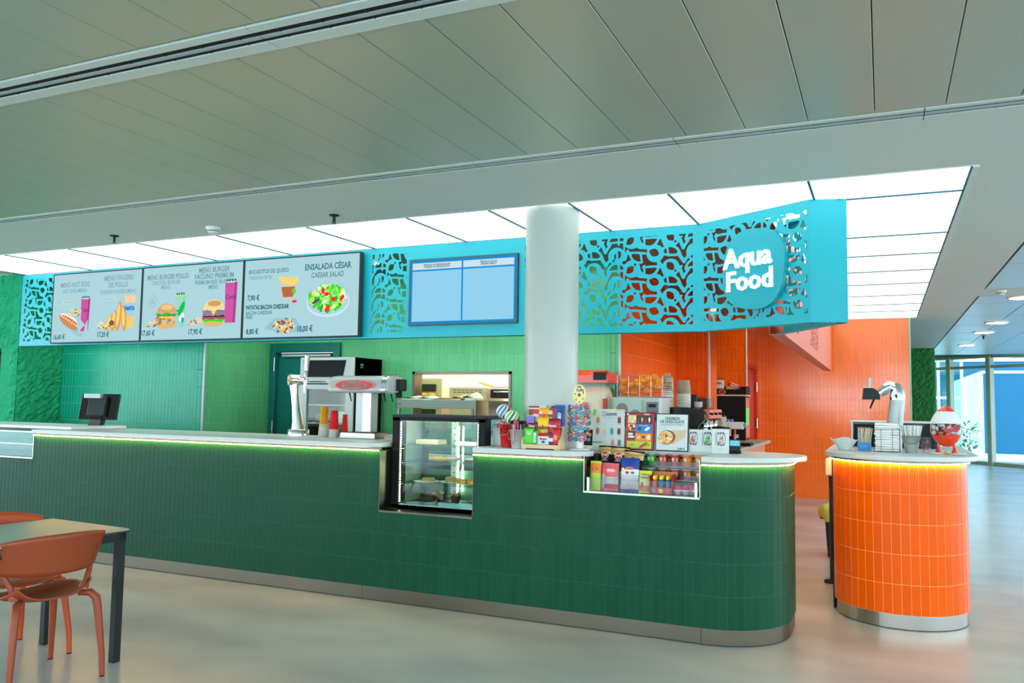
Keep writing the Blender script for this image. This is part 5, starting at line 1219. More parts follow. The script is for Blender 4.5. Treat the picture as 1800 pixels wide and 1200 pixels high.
rb('large red peanut bag, right of the middle rack shelf', .082, .010, .088, .10, .125, (196,12,20), (130,8,16), ((.8,.9,(150,10,18)),), lambda b, y: (b.text('Peanut', .020, -.01, .075, 'white', y, off=.001), b.Eli(.02,.04,.022,.012,K(240,200,140),1,y)), seed=7)
rb('dark red chocolate bag, left of the middle rack shelf', -.085, .012, .088, .10, .10, (130,10,16), (90,6,10), (), lambda b, y: b.text('Choc', .022, 0, .07, 'white', y, off=.0008), seed=8)
rb('yellow and orange gummy bag at the back of the rack', -.008, .075, .163, .075, .125, (250,180,10), (240,150,20), ((.5,.7,(240,90,40)),), lambda b, y: (b.Eli(0,.06,.014,.014,K(210,40,50),1,y), b.Eli(-.02,.09,.01,.01,'white',1,y)), seed=9)
rb('white and red biscuit bag, back left corner of the rack', -.088, .085, .163, .085, .135, (220,206,190), (190,30,30), ((.55,.85,(214,40,36)),), lambda b, y: b.R_(-.035,-.005,.07,.11,K(120,60,30),1,y), seed=10)
rb('silver and white sweet bag at the back of the rack, second from left', -.025, .090, .18, .06, .125, (220,226,230), (190,210,220), ((.35,.5,(60,80,90)),), seed=11)
rb('white and brown almond bag at the back of the rack, third from left', .03, .088, .165, .06, .115, (214,206,180), (60,120,60), ((.5,.7,(120,70,50)),), seed=12)
rb('small red bag behind the almond bag on the rack', .062, .094, .165, .045, .135, (200,20,30), (150,10,20), seed=13)
rb('blue cookie bag with white letters, back right corner of the rack', .112, .070, .16, .078, .15, (10,76,150), (30,110,200), (), lambda b, y: (b.text('OREO', .030, -.002, .055, 'white', y, off=.0015, M=TR(0,0,0) @ TR(-.0,0,.055) @ Matrix.Rotation(-pi/2, 4, 'Y') @ TR(0,0,-.055)), b.Eli(.012,.105,.016,.016,K(40,40,50),1,y)), seed=14)
o = MB().box(-.03,.03,-.012,.012,0,.055,K(120,110,200),c=.003).build('gum_box'); tag(o, 'small lilac gum box on the upper left rack shelf', 'box', None, (RX-.10, RY+.02, RZ0+.172))
# lollipop tree
t = thing('lollipop_stand', 'white lollipop tree with a yellow oval topper beside the column', 'stand', (-1.935, 5.43, ZW))
MB().lathe([(.075,0),(.075,.006),(.04,.012),(.0,.012)], 'white', 28).build('base', t)
b = MB(); b.lathe([(.030,.012),(.030,.30),(.0,.30)], 'white', 18)
for k in range(6):
    a = k*pi/3
    b.tube([(.0,0,.03),(.05*cos(a),.05*sin(a),.10)], .002, 'white', 6)
b.build('core', t)
T = TR(0,-.01,.385); b = MB(); b.face_y([(.048*cos(q), .068*sin(q)) for q in [2*pi*i/28 for i in range(28)]], -.002, .002, K(244,232,150), T)
b.build('topper', t); b = MB(); b.text('POPS', .022, .008, .025, K(30,90,190), -.003, off=.001, M=T); b.Eli(0, -.005, .011, .012, K(150,50,40), 1, -.0025, M=T); b.Eli(0,.052,.018,.006,K(214,50,50),1,-.0025, M=T)
for k in range(14): a = k*.9+.3; b.Eli(.032*cos(a), -.005+.048*sin(a), .004, .005, K(*((214,60,60),(60,150,90),(240,170,40),(70,120,190))[k % 4]), 1, -.0025, M=T)
b.build('topper_print', t)
cols = [(60,110,170),(80,160,200),(206,140,90),(206,130,150),(80,150,150),(90,120,170),(200,100,130),(140,130,150),(176,90,100),(100,120,160),(100,170,165),(170,140,120)]
protos = {}
for row in range(7):
    for k in range(8):
        a = -pi/2 + (k-4)*.47 + (row % 2)*.235; R = .072; z = .075 + row*.0365 + .006*sin(k*2.3+row); c = cols[(row*5+k*3) % len(cols)]
        if c not in protos:
            q = thing('small_lollipop', 'small round wrapped lollipop stuck in the white lollipop tree', 'lollipop', (0,0,0), 0, 'small lollipops on the white tree')
            T = Matrix.Rotation(pi/2, 4, 'Y'); MB().ball((0,0,0), .0145, K(*c, .2), 12, sz=(.85,1,1)).build('candy', q)
            b = MB(); b.torus((0,0,0), .0150, .002, 'acrylic', 14, 6, T); b.tube([(.0,0,0),(-.045,0,-.012)], .0018, 'white', 6); b.build('wrapper', q); 
            protos[c] = q; q.location = (-1.935+R*cos(a), 5.43+R*sin(a), ZW+z); q.rotation_euler = (0,0,a); continue
        dup(protos[c], (-1.935+R*cos(a), 5.43+R*sin(a), ZW+z), a)

# ================================================================ snack display niche
NX0, NX1, NZ = -1.837, -1.074, .905
t = thing('snack_display', 'open snack display let into the counter with clear fronted shelves', 'display', (0, 0, 0))
MB().box(-1.64, NX1-.002, 5.45, 5.62, .985, .991, 'alu_white').build('shelf', t); MB().box(-1.64, NX1-.002, 5.53, 5.62, 1.066, 1.071, 'acrylic').build('shelf', t)
MB().box(NX0+.002, -1.64, 5.42, 5.62, 1.045, 1.05, 'acrylic').build('shelf', t)
for y, z0, z1, a, q in ((5.278, NZ, NZ+.085, NX0+.03, NX1-.03), (5.45, .985, 1.02, -1.64, NX1-.004), (5.528, 1.066, 1.10, -1.64, NX1-.004)):
    MB().box(a, q, y, y+.003, z0, z1, 'acrylic').build('front_pane', t); MB().box(a, q, y-.0005, y+.0035, z1, z1+.003, 'glass_tint').build('pane_edge', t)
MB().box(NX0+.012, NX0+.03, 5.275, 5.30, NZ, NZ+.09, 'steel_bright').box(NX1-.03, NX1-.012, 5.275, 5.30, NZ, NZ+.09, 'steel_bright').build('bracket', t)
def can(label, x, y, z, c, lc, h=.082, r=.0335):
    t = thing('crisp_tin', label, 'crisp tin', (x, y, z), 0, 'crisp tins in the snack display')
    bd = MB().lathe([(r,.003),(r,h-.006)], K(*c), 24).build('body', t); MB().lathe([(r-.001,0),(r+.0008,.003),(r,.004)], 'steel_bright', 24).build('base_rim', t)
    MB().lathe([(r,h-.006),(r+.0015,h-.005),(r+.0015,h),(0,h)], lc, 24).build('lid', t)
    b = MB()   # plain label: pale oval and a golden crisp
    for a0, w, hh, m in ((-.25, .30, .014, 'white'), (.55, .26, .016, K(236,180,80))):
        vs = []; n = 12
        for i in range(n): q = 2*pi*i/n; an = -pi/2 + a0 + w*cos(q); vs.append(((r+.0006+.0002*(w<.2))*cos(an), (r+.0006+.0002*(w<.2))*sin(an), h*.55+hh*sin(q)))
        b.add(vs, [tuple(range(n))], m)
    b.build('label_print', bd)
for k, (c, nm) in enumerate([((10,150,50),'green'),((10,160,60),'green'),((180,14,26),'red'),((186,16,28),'red'),((226,110,16),'orange'),((230,130,20),'orange')]):
    x = -1.545+k*.083; s = 'left' if k % 2 == 0 else 'right'
    can('%s crisp tin, %s one of the pair in the upper tier' % (nm, s), x, 5.572, 1.072, c, 'alu_white')
for k, (c, nm) in enumerate([((20,110,50),'dark green'),((40,130,70),'green'),((160,40,40),'red'),((170,60,50),'dull red'),((190,80,20),'orange'),((196,90,20),'orange')]):
    x = -1.528+k*.083; s = 'left' if k % 2 == 0 else 'right'
    can('%s crisp tin, %s one of its pair in the lower tier' % (nm, s), x, 5.492, .992, c, 'alu_white', .068)
# gold and black crisp bags
def crisp(label, x, y, z, w, h, rz, seed, roll=0):
    t = thing('crisp_bag', label, 'crisp bag', (x, y, z), rz, 'gold and black crisp bags'); t.rotation_euler = (-.25, roll, rz)
    bag_mesh(w, h, .06, ('black', 'black'), [(.62, 2, 'gold_foil')], seed=seed).build('pouch', t)
    b = MB(); b.Eli(0, h*.52, w*.17, h*.16, K(190,30,30), 2, -.036); b.Eli(0, h*.52, w*.19, h*.18, 'white', 1, -.036); b.text('CHIPS', h*.14, 0, h*.52, 'white', -.036, off=.0006, L=4); b.text('SNACK', h*.08, 0, h*.28, K(214,220,214), -.036, off=.0004); b.build('print', t)
crisp('gold and black crisp bag, leftmost of three above the snack display', -1.765, 5.50, 1.05, .13, .15, -.05, 21); crisp('gold and black crisp bag, middle of three above the snack display', -1.665, 5.47, 1.05, .14, .148, .02, 22, .04); crisp('gold and black crisp bag, rightmost of three, leaning over blue bags', -1.565, 5.45, 1.03, .14, .145, .1, 23, .10)
for k, x in enumerate((-1.765, -1.70, -1.625)):
    o = MB().box(-.03,.03,-.02,.02,0,.042,K(30,180,214),c=.003).build('sweet_box'); tag(o, 'small turquoise sweet box under the gold crisp bags, %s' % ('left', 'middle', 'right')[k], 'box', 'turquoise boxes under the crisp bags', (x, 5.40, .985))
b = MB().box(NX0+.02, -1.58, 5.37, 5.43, NZ+.002, .984, K(40,70,74)).build('display_tray'); tag(b, 'dark carton tray under the turquoise boxes', 'tray')
GS = 'bags along the bottom of the snack display'
def sbag(label, x, w, h, c1, c2, bands=(), logo=None, y=5.325, d=.035, tilt=.14, seed=0, z=NZ+.002, m0=None):
    bag('snack_bag', label, 'snack bag', x, y, z, w, h, d, (m0 or K(*c1), K(*c2)), [(a, q, (K(*m) if isinstance(m, tuple) else m)) for a, q, m in bands], 0, tilt, GS, logo, seed)
sbag('orange and lime sweet bag at the far left of the snack display', -1.785, .078, .195, (176,204,40), (190,214,60), ((.55,.95,(232,140,40)),), lambda b, y: (b.Eli(0,.14,.024,.010,K(214,50,40),1,y), b.text('Mix', .014, 0, .14, 'white', y, L=3)), seed=31)
sbag('clear bag of white and pink sweets behind the pink bag', -1.722, .07, .185, (206,190,196), (220,90,110), ((.62,.95,(224,96,116)),), None, y=5.35, seed=32, m0='bag_clear')
sbag('pink sweet bag with clear window, second from left', -1.672, .098, .185, (196,40,70), (222,100,116), ((.28,.5,'bag_clear'),(.5,.95,(226,92,104))), lambda b, y: (b.Eli(0,.135,.036,.016,K(236,130,130),1,y), b.text('Gums', .020, 0, .135, 'white', y, off=.0008, L=3)), seed=33)
sbag('blue topped sweet pouch behind the large blue pouch', -1.595, .075, .215, (206,196,206), (20,50,110), ((.45,.62,(226,190,190)),(.62,.97,(16,50,110))), lambda b, y: b.Eli(-.008,.125,.014,.014,K(246,222,90),1,y), y=5.37, seed=34, m0='bag_clear')
sbag('large blue and white zip pouch of jelly sweets', -1.545, .125, .225, (200,190,190), (14,60,140), ((.42,.50,(190,200,206)),(.50,.70,(232,234,234)),(.70,.97,(14,64,150))), lambda b, y: (b.Eli(.0,.155,.030,.010,K(220,90,100),1,y), b.Eli(-.045,.148,.010,.010,K(230,230,60),1,y), b.Eli(-.015,.126,.013,.009,K(160,30,50),2,y), b.Eli(.022,.126,.013,.009,K(60,120,50),2,y)), seed=35, m0='bag_clear')
sbag('yellow green gummy bag in the middle of the snack display', -1.44, .085, .145, (214,206,60), (230,220,50), ((.0,.35,(220,130,90)),(.35,.55,(226,226,150))), lambda b, y: (b.R_(-.024,.024,.095,.122,K(70,100,90),1,y), b.text('SOUR', .018, 0, .109, 'white', y, off=.0008, L=3), b.Eli(-.015,.05,.009,.022,K(206,50,60),2,y)), seed=36)
t = thing('bottle_box', 'red carton box of sweet spray bottles in the snack display', 'box', (-1.325, 5.34, NZ+.002))
MB().box(-.075,.075,-.055,-.052,0,.045,'red').box(-.075,-.072,-.055,.05,0,.12,'red').box(.072,.075,-.055,.05,0,.13,'red').box(-.075,.075,.047,.05,0,.14,K(190,110,50)).box(-.075,.075,-.055,.05,0,.004,'red').build('carton', t)
b = MB(); b.Eli(-.045,.026,.012,.012,K(60,160,190),1,-.0555); b.Eli(.0,.024,.016,.014,K(230,210,40),1,-.0555); b.Eli(.045,.026,.01,.01,K(214,90,40),1,-.0555); b.build('print', t)
for r in range(2):
    for k in range(3):
        q = thing('spray_bottle', ('orange sweet spray bottle with yellow cap in the red carton' if k == 0 else 'blue sweet spray bottle with yellow cap in the red carton'), 'bottle', (-1.325-.048+k*.044, 5.318+r*.035, NZ+.008), 0, 'orange spray bottles' if k == 0 else 'blue spray bottles')
        mb_ = K(214,90,60) if k == 0 else K(20,110,160); MB().lathe([(.015,0),(.016,.03),(.015,.075),(.011,.088),(0,.088)], mb_, 16).build('body', q)
        b = MB(); b.lathe([(.012,.088),(.014,.10),(.009,.112),(0,.112)], K(250,220,20), 12); b.box(-.006,.006,-.020,-.008,.098,.106,K(250,220,20)); b.build('cap', q)
for k, (x, c, lab) in enumerate([(-1.222,(220,40,50),'red topped plastic surprise egg, leftmost of four'), (-1.172,(214,40,130),'pink topped plastic surprise egg, second from left'), (-1.145,(224,50,140),'pink topped plastic surprise egg, third from left'), (-1.102,(246,150,40),'orange topped plastic surprise egg, rightmost of four')]):
    q = thing('surprise_egg', lab, 'toy', (x, 5.325+.03*(k == 2), NZ+.034), 0, 'surprise eggs in the snack display')
    n = 16; pr = [(.027*sin(pi*i/10), -.034*cos(pi*i/10)) for i in range(11)]; MB().lathe([(max(a,1e-5), z) for a, z in pr[5:]], K(*c, .15), n).build('cap', q); MB().lathe([(max(a,1e-5), z) for a, z in pr[:6]], 'bag_clear', n).build('base', q)
    MB().lathe([(.0275,-.003),(.0275,.003)], 'white', n).build('band', q); MB().ball((0,0,-.012), .017, 'cocoa' if k != 2 else 'glaze_pink', 8).build('toy_filling', q)

# ================================================================ card reader
t = thing('card_reader', 'small black card reader with a lit blue screen on the right worktop', 'card reader', (-.925, 5.72, ZW), radians(8))
T = Matrix.Rotation(radians(-22), 4, 'X'); MB().box(-.042,.042,-.06,.07,.004,.014,'black',c=.003).build('base', t); MB().box(-.038,.038,-.012,.014,.0,.085,'dark_plastic',TR(0,.0,.01)@T,c=.005).build('body', t)
MB().box(-.032,.032,-.0135,-.012,.038,.076,S(110,200,230),TR(0,0,.01)@T).build('screen', t)

# ================================================================ back bar along the wall
t = thing('bar_counter', 'orange fronted back counter with pale top running to the far niche', 'counter', (0,0,0))
MB().box(-2.40, -1.55, 7.4, 10.38, .0, .96, 'tile_orange').box(-1.975, -1.55, 10.38, 10.93, .0, .96, 'tile_orange').box(-2.88, -1.55, 10.93, 12.2, .0, .96, 'tile_orange').box(-5.1, -2.42, 7.35, 7.95, 0, .90, 'charcoal').build('cabinet', t)
MB().box(-1.549, -1.545, 8.0, 12.1, .62, .94, 'salmon').box(-1.56, -1.54, 11.2, 12.15, .08, .60, 'charcoal').build('front_panel', t)
o = MB().box(-2.40, -1.49, 7.35, 10.385, .962, 1.0, 'kraft').box(-1.98, -1.49, 10.385, 10.92, .962, 1.0, 'kraft').box(-2.88, -1.49, 10.92, 12.3, .962, 1.0, 'kraft').box(-5.1, -2.43, 7.33, 7.955, .902, .935, 'white_top', c=.004).build('bar_worktop'); tag(o, 'pale worktop along the back bar under the machines', 'worktop')
# fridge
t = thing('upright_fridge', 'upright glass door drinks fridge with a dark sloped top panel', 'fridge', (-5.885, 7.33, 0))
FW = .715; FD = .52
MB().box(FW-.03, FW, .0, FD, .0, 1.945, 'black').box(0, .03, .0, FD, .0, 1.945, 'black').box(0, FW, FD-.03, FD, 0, 1.945, 'steel').box(0,FW,.02,FD,1.60,1.945,'black').box(0, FW, 0.02, FD, 0, .25, 'black').build('cabinet', t)
b = MB(); b.box(-.0, FW, -.02, .02, 1.655, 1.945, 'white_top', c=.004); b.build('top_frame', t)
MB().face_y([(.075,1.73),(FW-.14,1.73),(FW-.10,1.915),(.05,1.915)], -.026, -.019, 'black').build('sign_panel', t)
b = MB(); secs = []
for i in range(13): x = FW*i/12; yb = -.045*sin(pi*i/12)-.018; secs.append([(x, yb, 1.655), (x, .0, 1.655), (x, .0, 1.685), (x, yb+.01, 1.685)])
loft(b, secs, 'steel_bright'); b.build('handle_rail', t)
b = MB(); b.box(0,.10,-.02,.02,.25,1.65,'alu_white').box(FW-.10,FW,-.02,.02,.25,1.65,'alu_white').box(.1,FW-.1,-.02,.02,1.60,1.65,'alu_white').box(.1,FW-.1,-.02,.02,.25,.33,'alu_white'); b.build('door_frame', t)
MB().box(.10,FW-.10,-.004,.004,.33,1.60,'glass').build('door_pane', t)
for z in (1.42, 1.22, 1.02, .8): MB().box(.03,FW-.03,.03,FD-.04,z,z+.012,'alu_white').build('shelf', t)
MB().box(.032,.05,.03,.05,.35,1.6,'led_white').build('light_strip', t)
bdg = MB().R_(0,.05,0,.02,K(60,170,60),1,0).text('ECO', .025, .025, -.02, K(170,200,170), 0).build('badge', t); bdg.location = (FW+.001, .10, 1.86); bdg.rotation_euler = (0,0,pi/2)
for k, (x, z, w, h, m) in enumerate([(.16,1.232,.20,.10,'charcoal'),(.42,1.232,.16,.13,'white'),(.2,1.032,.22,.12,'white'),(.45,1.032,.14,.10,K(120,170,170)),(.3,.812,.2,.13,'charcoal')]):
    o = MB().box(0,w,0,.2,0,h,m,c=.006).build('food_tub'); tag(o, ('dark tub on the second fridge shelf','white tub on the second fridge shelf','white tub on the third fridge shelf','pale green tub on the third fridge shelf','dark tub on the lowest fridge shelf')[k], 'tub', None, (-5.885+x, 7.40, z))
# telephone
t = thing('desk_phone', 'black desk telephone beside the pastry case roof', 'telephone', (-3.60, 5.99, ZW), radians(-30))
T = TR(0,0,.02) @ Matrix.Rotation(radians(28), 4, 'X'); MB().box(-.08,.10,-.09,.10,-.01,.02,'dark_plastic',T,c=.006).build('base', t)
b = MB()
for i in range(5):
    for k in range(6): b.box(-.015+i*.021,.0+i*.021,-.075+k*.024,-.06+k*.024,.02,.025,'charcoal',T)
b.build('keypad', t); b = MB(); b.tube([(-.055,-.08,.045),(-.055,-.05,.062),(-.055,.05,.062),(-.055,.09,.045)], [.022,.016,.016,.024], 'black', 12, M=T); b.build('handset', t)
MB().box(-.14,.15,-.13,.13,-.0,.004,'acrylic').build('mat', t)
o = MB().box(-.07,.07,-.05,.05,0,.035,'kraft',c=.003).build('card_box'); tag(o, 'low beige box between the dispenser tray and the pastry case', 'box', None, (-3.56, 5.62, ZW))
# hatch: heated gantry, wrapped bags, ovens beyond
t = thing('heated_gantry', 'stainless heated serving gantry standing in the kitchen hatch', 'gantry', (-4.80, 7.60, .935))
b = MB(); b.box(0,.93,0,.30,.475,.565,K(128,146,142),c=.004); b.build('canopy', t); MB().box(.0,.93,.0,.02,.0,.0+.03,'steel_bright').box(.0,.93,.0,.30,.0,.012,'steel_bright').box(.93,.955,0,.30,.0,.565,'steel').build('base', t)
for x in (.01,.90):
    for y in (0, .28): MB().box(x,x+.022,y,y+.02,.03,.475,'steel').build('post', t)
MB().face_y([(.03+.022*cos(q), .52+.011*sin(q)) for q in [2*pi*i/16 for i in range(16)]], -.002, 0, 'red').build('badge', t)
rnd = random.Random(8)
for k, (x, w, h, m, lab) in enumerate([(.12,.20,.04,'paper','flat white paper bags stacked at the left of the gantry'),(.30,.16,.045,'paper','second pile of white paper bags on the gantry'),(.52,.20,.03,'kraft','flat brown paper bag on the gantry'),(.70,.20,.06,'wood_pale','folded brown bag with crumpled edge on the gantry'),(.83,.16,.085,'paper','large white napkin pack at the right end of the gantry')]):
    b = MB(); n = 6
    for j in range(3):
        vs = []; 
        for i in range(n+1):
            u = i/n; z = h*(.2+.8*sin(pi*u*.9+.2))*(1-j*.25) + rnd.uniform(0,.006); vs += [(-w/2+w*u, -.10, z*.55), (-w/2+w*u, .12, z)]
        b.add(vs, [(2*i, 2*i+2, 2*i+3, 2*i+1) for i in range(n)], m, False)
    b.box(-w/2,w/2,-.10,.12,0,h*.25,m); o = b.build('paper_bag'); tag(o, lab, 'paper bag', None, (-4.80+x, 7.75, .935+.567))
t = thing('double_oven', 'stacked steel oven with dark windows seen at the left of the hatch', 'oven', (-5.35, 8.62, 0))
MB().box(0,.52,.02,.6,0,1.76,'kitchen_beige',c=.004).build('body', t)
for z in (1.60,1.30):
    MB().box(.05,.44,-.0,.02,z-.0,z+.09,'black_gloss').build('door_window', t); MB().box(.06,.46,-.03,-.02,z-.04,z-.03,'steel_bright').build('handle', t)
MB().box(.0,.56,-.02,.02,1.46,1.53,'alu_white').box(.1,.2,-.022,-.02,1.475,1.51,'green_led').box(.3,.4,-.022,-.02,1.475,1.51,'green_led').build('control_panel', t)
for k in range(3):
    o = MB().ball((0,0,0), .045, 'dough', 12, sz=(1.2,.8,.6)).build('bread_roll'); tag(o, ('bread roll at the left of the oven shelf','bread roll in the middle of the oven shelf','bread roll at the right of the oven shelf')[k], 'bread', None, (-5.16+k*.11, 8.58, 1.558))
t = thing('kitchen_cabinet', 'beige vented metal cabinet in the middle of the hatch', 'cabinet', (-4.72, 8.62, 0))
MB().box(0,.50,0,.5,0,1.655,'kitchen_beige',c=.004).build('body', t); b = MB()
for i in range(7):
    for k in range(2): b.box(.06+i*.055,.075+i*.055,-.002,.0,1.59+k*.025,1.60+k*.025,'black').box(.082+i*.055,.097+i*.055,-.002,.0,1.59+k*.025,1.60+k*.025,'black')
b.build('vent_slot', t)
t = thing('contact_grill', 'steel contact grill with a curved handle at the right of the hatch', 'grill', (-4.19, 8.60, 0))
MB().box(0,.5,0,.5,0,1.50,'steel',c=.004).build('body', t); MB().box(.02,.48,0,.5,1.53,1.64,'charcoal',c=.01).build('lid', t); MB().tube([(.08,.0,1.58),(.10,-.06,1.60),(.42,-.06,1.60),(.44,.0,1.58)], .012, 'steel_bright', 8).build('handle', t)
t = thing('spatula', 'wooden handled spatula lying across the grill in the hatch', 'spatula', (-4.20, 8.70, 1.655)); MB().tube([(-.16,0,.06),(.02,0,.01)], .012, 'orange_peel', 8).build('handle', t); MB().box(.02,.28,-.04,.04,.0,.01,'steel').build('blade', t)

# slush machine
t = thing('slush_machine', 'slush machine with orange red lid and clear tank behind the column', 'drinks machine', (-2.86, 7.50, .937))
def rbox(mb, x0, x1, y0, y1, z0, z1, r, mat, n=5):
    pts = arc(x1-r, y0+r, r, -pi/2, 0, n) + arc(x1-r, y1-r, r, 0, pi/2, n) + arc(x0+r, y1-r, r, pi/2, pi, n) + arc(x0+r, y0+r, r, pi, 3*pi/2, n); mb.prism(pts, z0, z1, mat, smooth=True)
b = MB(); rbox(b, 0, .46, 0, .42, 0, .30, .03, 'charcoal'); b.build('base', t)
b = MB(); rbox(b, .03, .44, .02, .40, .30, .76, .06, 'acrylic'); b.build('tank', t)
b = MB(); secs = []
for x, r in ((.05,.13),(.06,.165),(.40,.165),(.42,.13)): secs.append([(x, .21+r*cos(q), .50+.02+r*1.2*sin(q)) for q in [2*pi*i/20 for i in range(20)]])
loft(b, secs, 'slush'); b.box(.06,.41,.08,.34,.30,.52,'slush'); b.build('slush_drum', t)
b = MB(); secs = []
for x, s_ in ((.0,.92),(.015,1),(.44,1),(.46,.90)): secs.append([(x, .20+(y-.20)*s_, .75+(z-.75)*s_) for y, z in [(-.02,.75),(.44,.75),(.44,.80),(.40,.85),(.03,.87),(-.02,.82)]])
loft(b, secs, 'red_orange', False); b.build('lid', t); MB().box(.33,.455,-.024,-.0,.775,.85,'charcoal').build('latch', t)
b = MB(); b.box(.20,.27,-.06,.0,.42,.56,'red_orange',c=.008); b.box(.215,.255,-.09,-.05,.36,.44,'red_orange',c=.006); b.build('tap', t); MB().box(.42,.455,.0,.03,.0,.60,'red').build('trim', t)
# orange juicer
t = thing('orange_juicer', 'grey electric orange juicer with a wire basket of oranges on top', 'juicer', (-2.40, 7.52, 1.0))
b = MB(); rbox(b, .0, .50, .05, .45, 0, .55, .04, 'white_top'); b.build('body', t); MB().box(.05,.33,.02,.06,.28,.53,'glass_tint').build('window', t)
for x, z in ((.13,.44),(.26,.38),(.16,.33)): MB().tube([(x,.055,z),(x,.04,z)], .055, 'charcoal', 18).build('squeezing_drum', t)
MB().box(.37,.48,.035,.052,.33,.51,K(110,130,136)).build('control_panel', t); b = MB(); b.box(.39,.46,.032,.036,.46,.49,'charcoal').box(.385,.465,.032,.036,.35,.37,'charcoal')
for k in range(3): b.box(.39+k*.026,.408+k*.026,.032,.036,.40,.42,'red')
b.build('display', t)
b = MB(); z0, z1 = .57, .755
for z in (.585,.605,.625,.645,.665,.70,.755): b.tube([(.08,.05,z),(.52,.05,z),(.52,.44,z),(.08,.44,z),(.08,.05,z)], .0018, 'steel_bright', 6)
for x in (.08,.19,.30,.41,.52): b.tube([(x,.05,.56),(x,.05,.755)], .0018, 'steel_bright', 6); b.tube([(x,.44,.56),(x,.44,.755)], .0018, 'steel_bright', 6)
b.box(.08,.52,.05,.44,.552,.562,'steel'); b.build('basket', t)
rnd = random.Random(2)
k = 0; pos = [(.13,.10,.70),(.20,.10,.67),(.27,.11,.68),(.12,.11,.635),(.33,.10,.71),(.40,.10,.67),(.30,.11,.655),(.46,.10,.655),(.375,.105,.735),(.43,.12,.745),(.47,.11,.70),(.16,.12,.60),(.22,.12,.595),(.24,.20,.70),(.36,.09,.615),(.30,.20,.74)]
for (x, y, z) in pos:
    o = MB().ball((0,0,0), .036, 'orange_peel', 18).lathe([(.004,.034),(.002,.037),(0,.037)], K(90,110,40), 8).build('orange'); tag(o, 'ripe orange heaped in the wire basket on the juicer', 'orange', 'oranges in the juicer basket', (-2.40+x, 7.52+y, 1.0+z))
# coffee cup stacks and espresso machine
def pcup(x, y, z, n, label, group, r=.042, h=.10, mat='kraft', dz=.032, cap=None):
    for k in range(n):
        t = thing('paper_cup', label, 'cup', (x, y, z+k*dz), 0, group); MB().lathe([(r,0),(r+.002,.004),(r-.001,.007),(r*.74,h),(0,h)], mat, 16).build('body', t)
PCZ = 1.462
for k, (x, y, n, r, nm) in enumerate([(-2.02,8.44,7,.040,'first'),(-1.97,8.13,8,.044,'second'),(-1.88,8.30,6,.043,'third'),(-1.79,8.16,6,.046,'fourth')]):
    for j in range(n):
        up = j > n*.55; t = thing('paper_cup', 'paper coffee cup in the %s tall stack behind the juicer, %s part' % (nm, 'upper brown' if up else 'lower white'), 'cup', (x, y, PCZ+j*.034), 0, 'coffee cups, %s stack, %s' % (nm, 'upper' if up else 'lower'))
        MB().lathe([(r,0),(r+.002,.004),(r-.001,.007),(r*.76,.10),(0,.10)], 'kraft' if up else 'paper', 16).build('body', t)
t = thing('coffee_machine', 'black espresso machine with group handles pointing towards the passage', 'coffee machine', (-2.04, 8.02, 1.115))
MB().box(.02,.40,.03,.71,-.112,.02,'charcoal',c=.006).build('undercabinet', t)
b = MB(); secs = []
pr = smooth_closed([(.0,.12),(.0,.30),(.06,.345),(.38,.345),(.46,.30),(.46,.24),(.40,.16),(.38,.12)], 3)
for y in (0,.02,.72,.74): s_ = .96 if y in (0,.74) else 1; secs.append([(.23+(x-.23)*s_, y, .23+(z-.23)*s_) for x, z in reversed(pr)])
loft(b, list(reversed(secs)), 'black_gloss'); b.box(.02,.36,.03,.71,.02,.13,'charcoal'); b.build('body', t)
MB().box(.30,.50,.03,.71,.03,.07,'steel_bright').build('drip_tray', t); MB().box(.40,.50,.06,.70,.24,.33,'salmon',c=.006).build('front_panel', t)
for k in range(3):
    y = .12+k*.22; b = MB(); b.lathe([(.036,.16),(.036,.235),(0,.235)], 'chrome', 16, TR(.44,y,0)); b.build('group_head', t)
    b = MB(); b.lathe([(.034,.135),(.034,.16),(0,.16)], 'chrome', 16, TR(.44,y,0)); b.tube([(.47,y,.15),(.60,y,.135)], [.012,.016], 'black', 10); b.tube([(.60,y,.135),(.612,y,.134)], .016, 'chrome', 10); b.build('portafilter', t)
    b = MB(); b.tube([(.46,y-.05,.30),(.53,y-.05,.285)], [.008,.012], 'black', 8); b.build('steam_knob', t)
for y in (.05,.69): MB().tube([(.46,y,.24),(.50,y,.22),(.52,y,.10)], .005, 'chrome', 8).build('steam_wand', t)
for x in (.05,.40):
    for y in (.05,.68): MB().lathe([(.02,-.0),(.02,.03)], 'black', 10, TR(x,y,-.114)).build('foot', t)
for k, (x, y, w, h, m, lab) in enumerate([(.30,.30,.05,.13,'charcoal','dark tin on top of the coffee machine'),(.36,.45,.10,.10,K(70,44,36),'brown tin box on top of the coffee machine'),(.42,.56,.03,.095,'glass_tint','clear acrylic block at the right of the coffee machine top')]):
    o = MB().box(-w/2,w/2,-.05,.05,0,h,m,c=.003).build('tin'); tag(o, lab, 'tin', None, (-2.04+x, 8.02+y, 1.462))
for k in range(6):
    o = MB().lathe([(.02,0),(.028,.003),(.042,.010),(.043,.012),(.028,.006),(0,.005)], 'white', 20).build('saucer'); tag(o, 'small white saucer in the pile on the coffee machine', 'saucer', 'saucers on the coffee machine', (-1.66, 8.12, 1.462+k*.009))
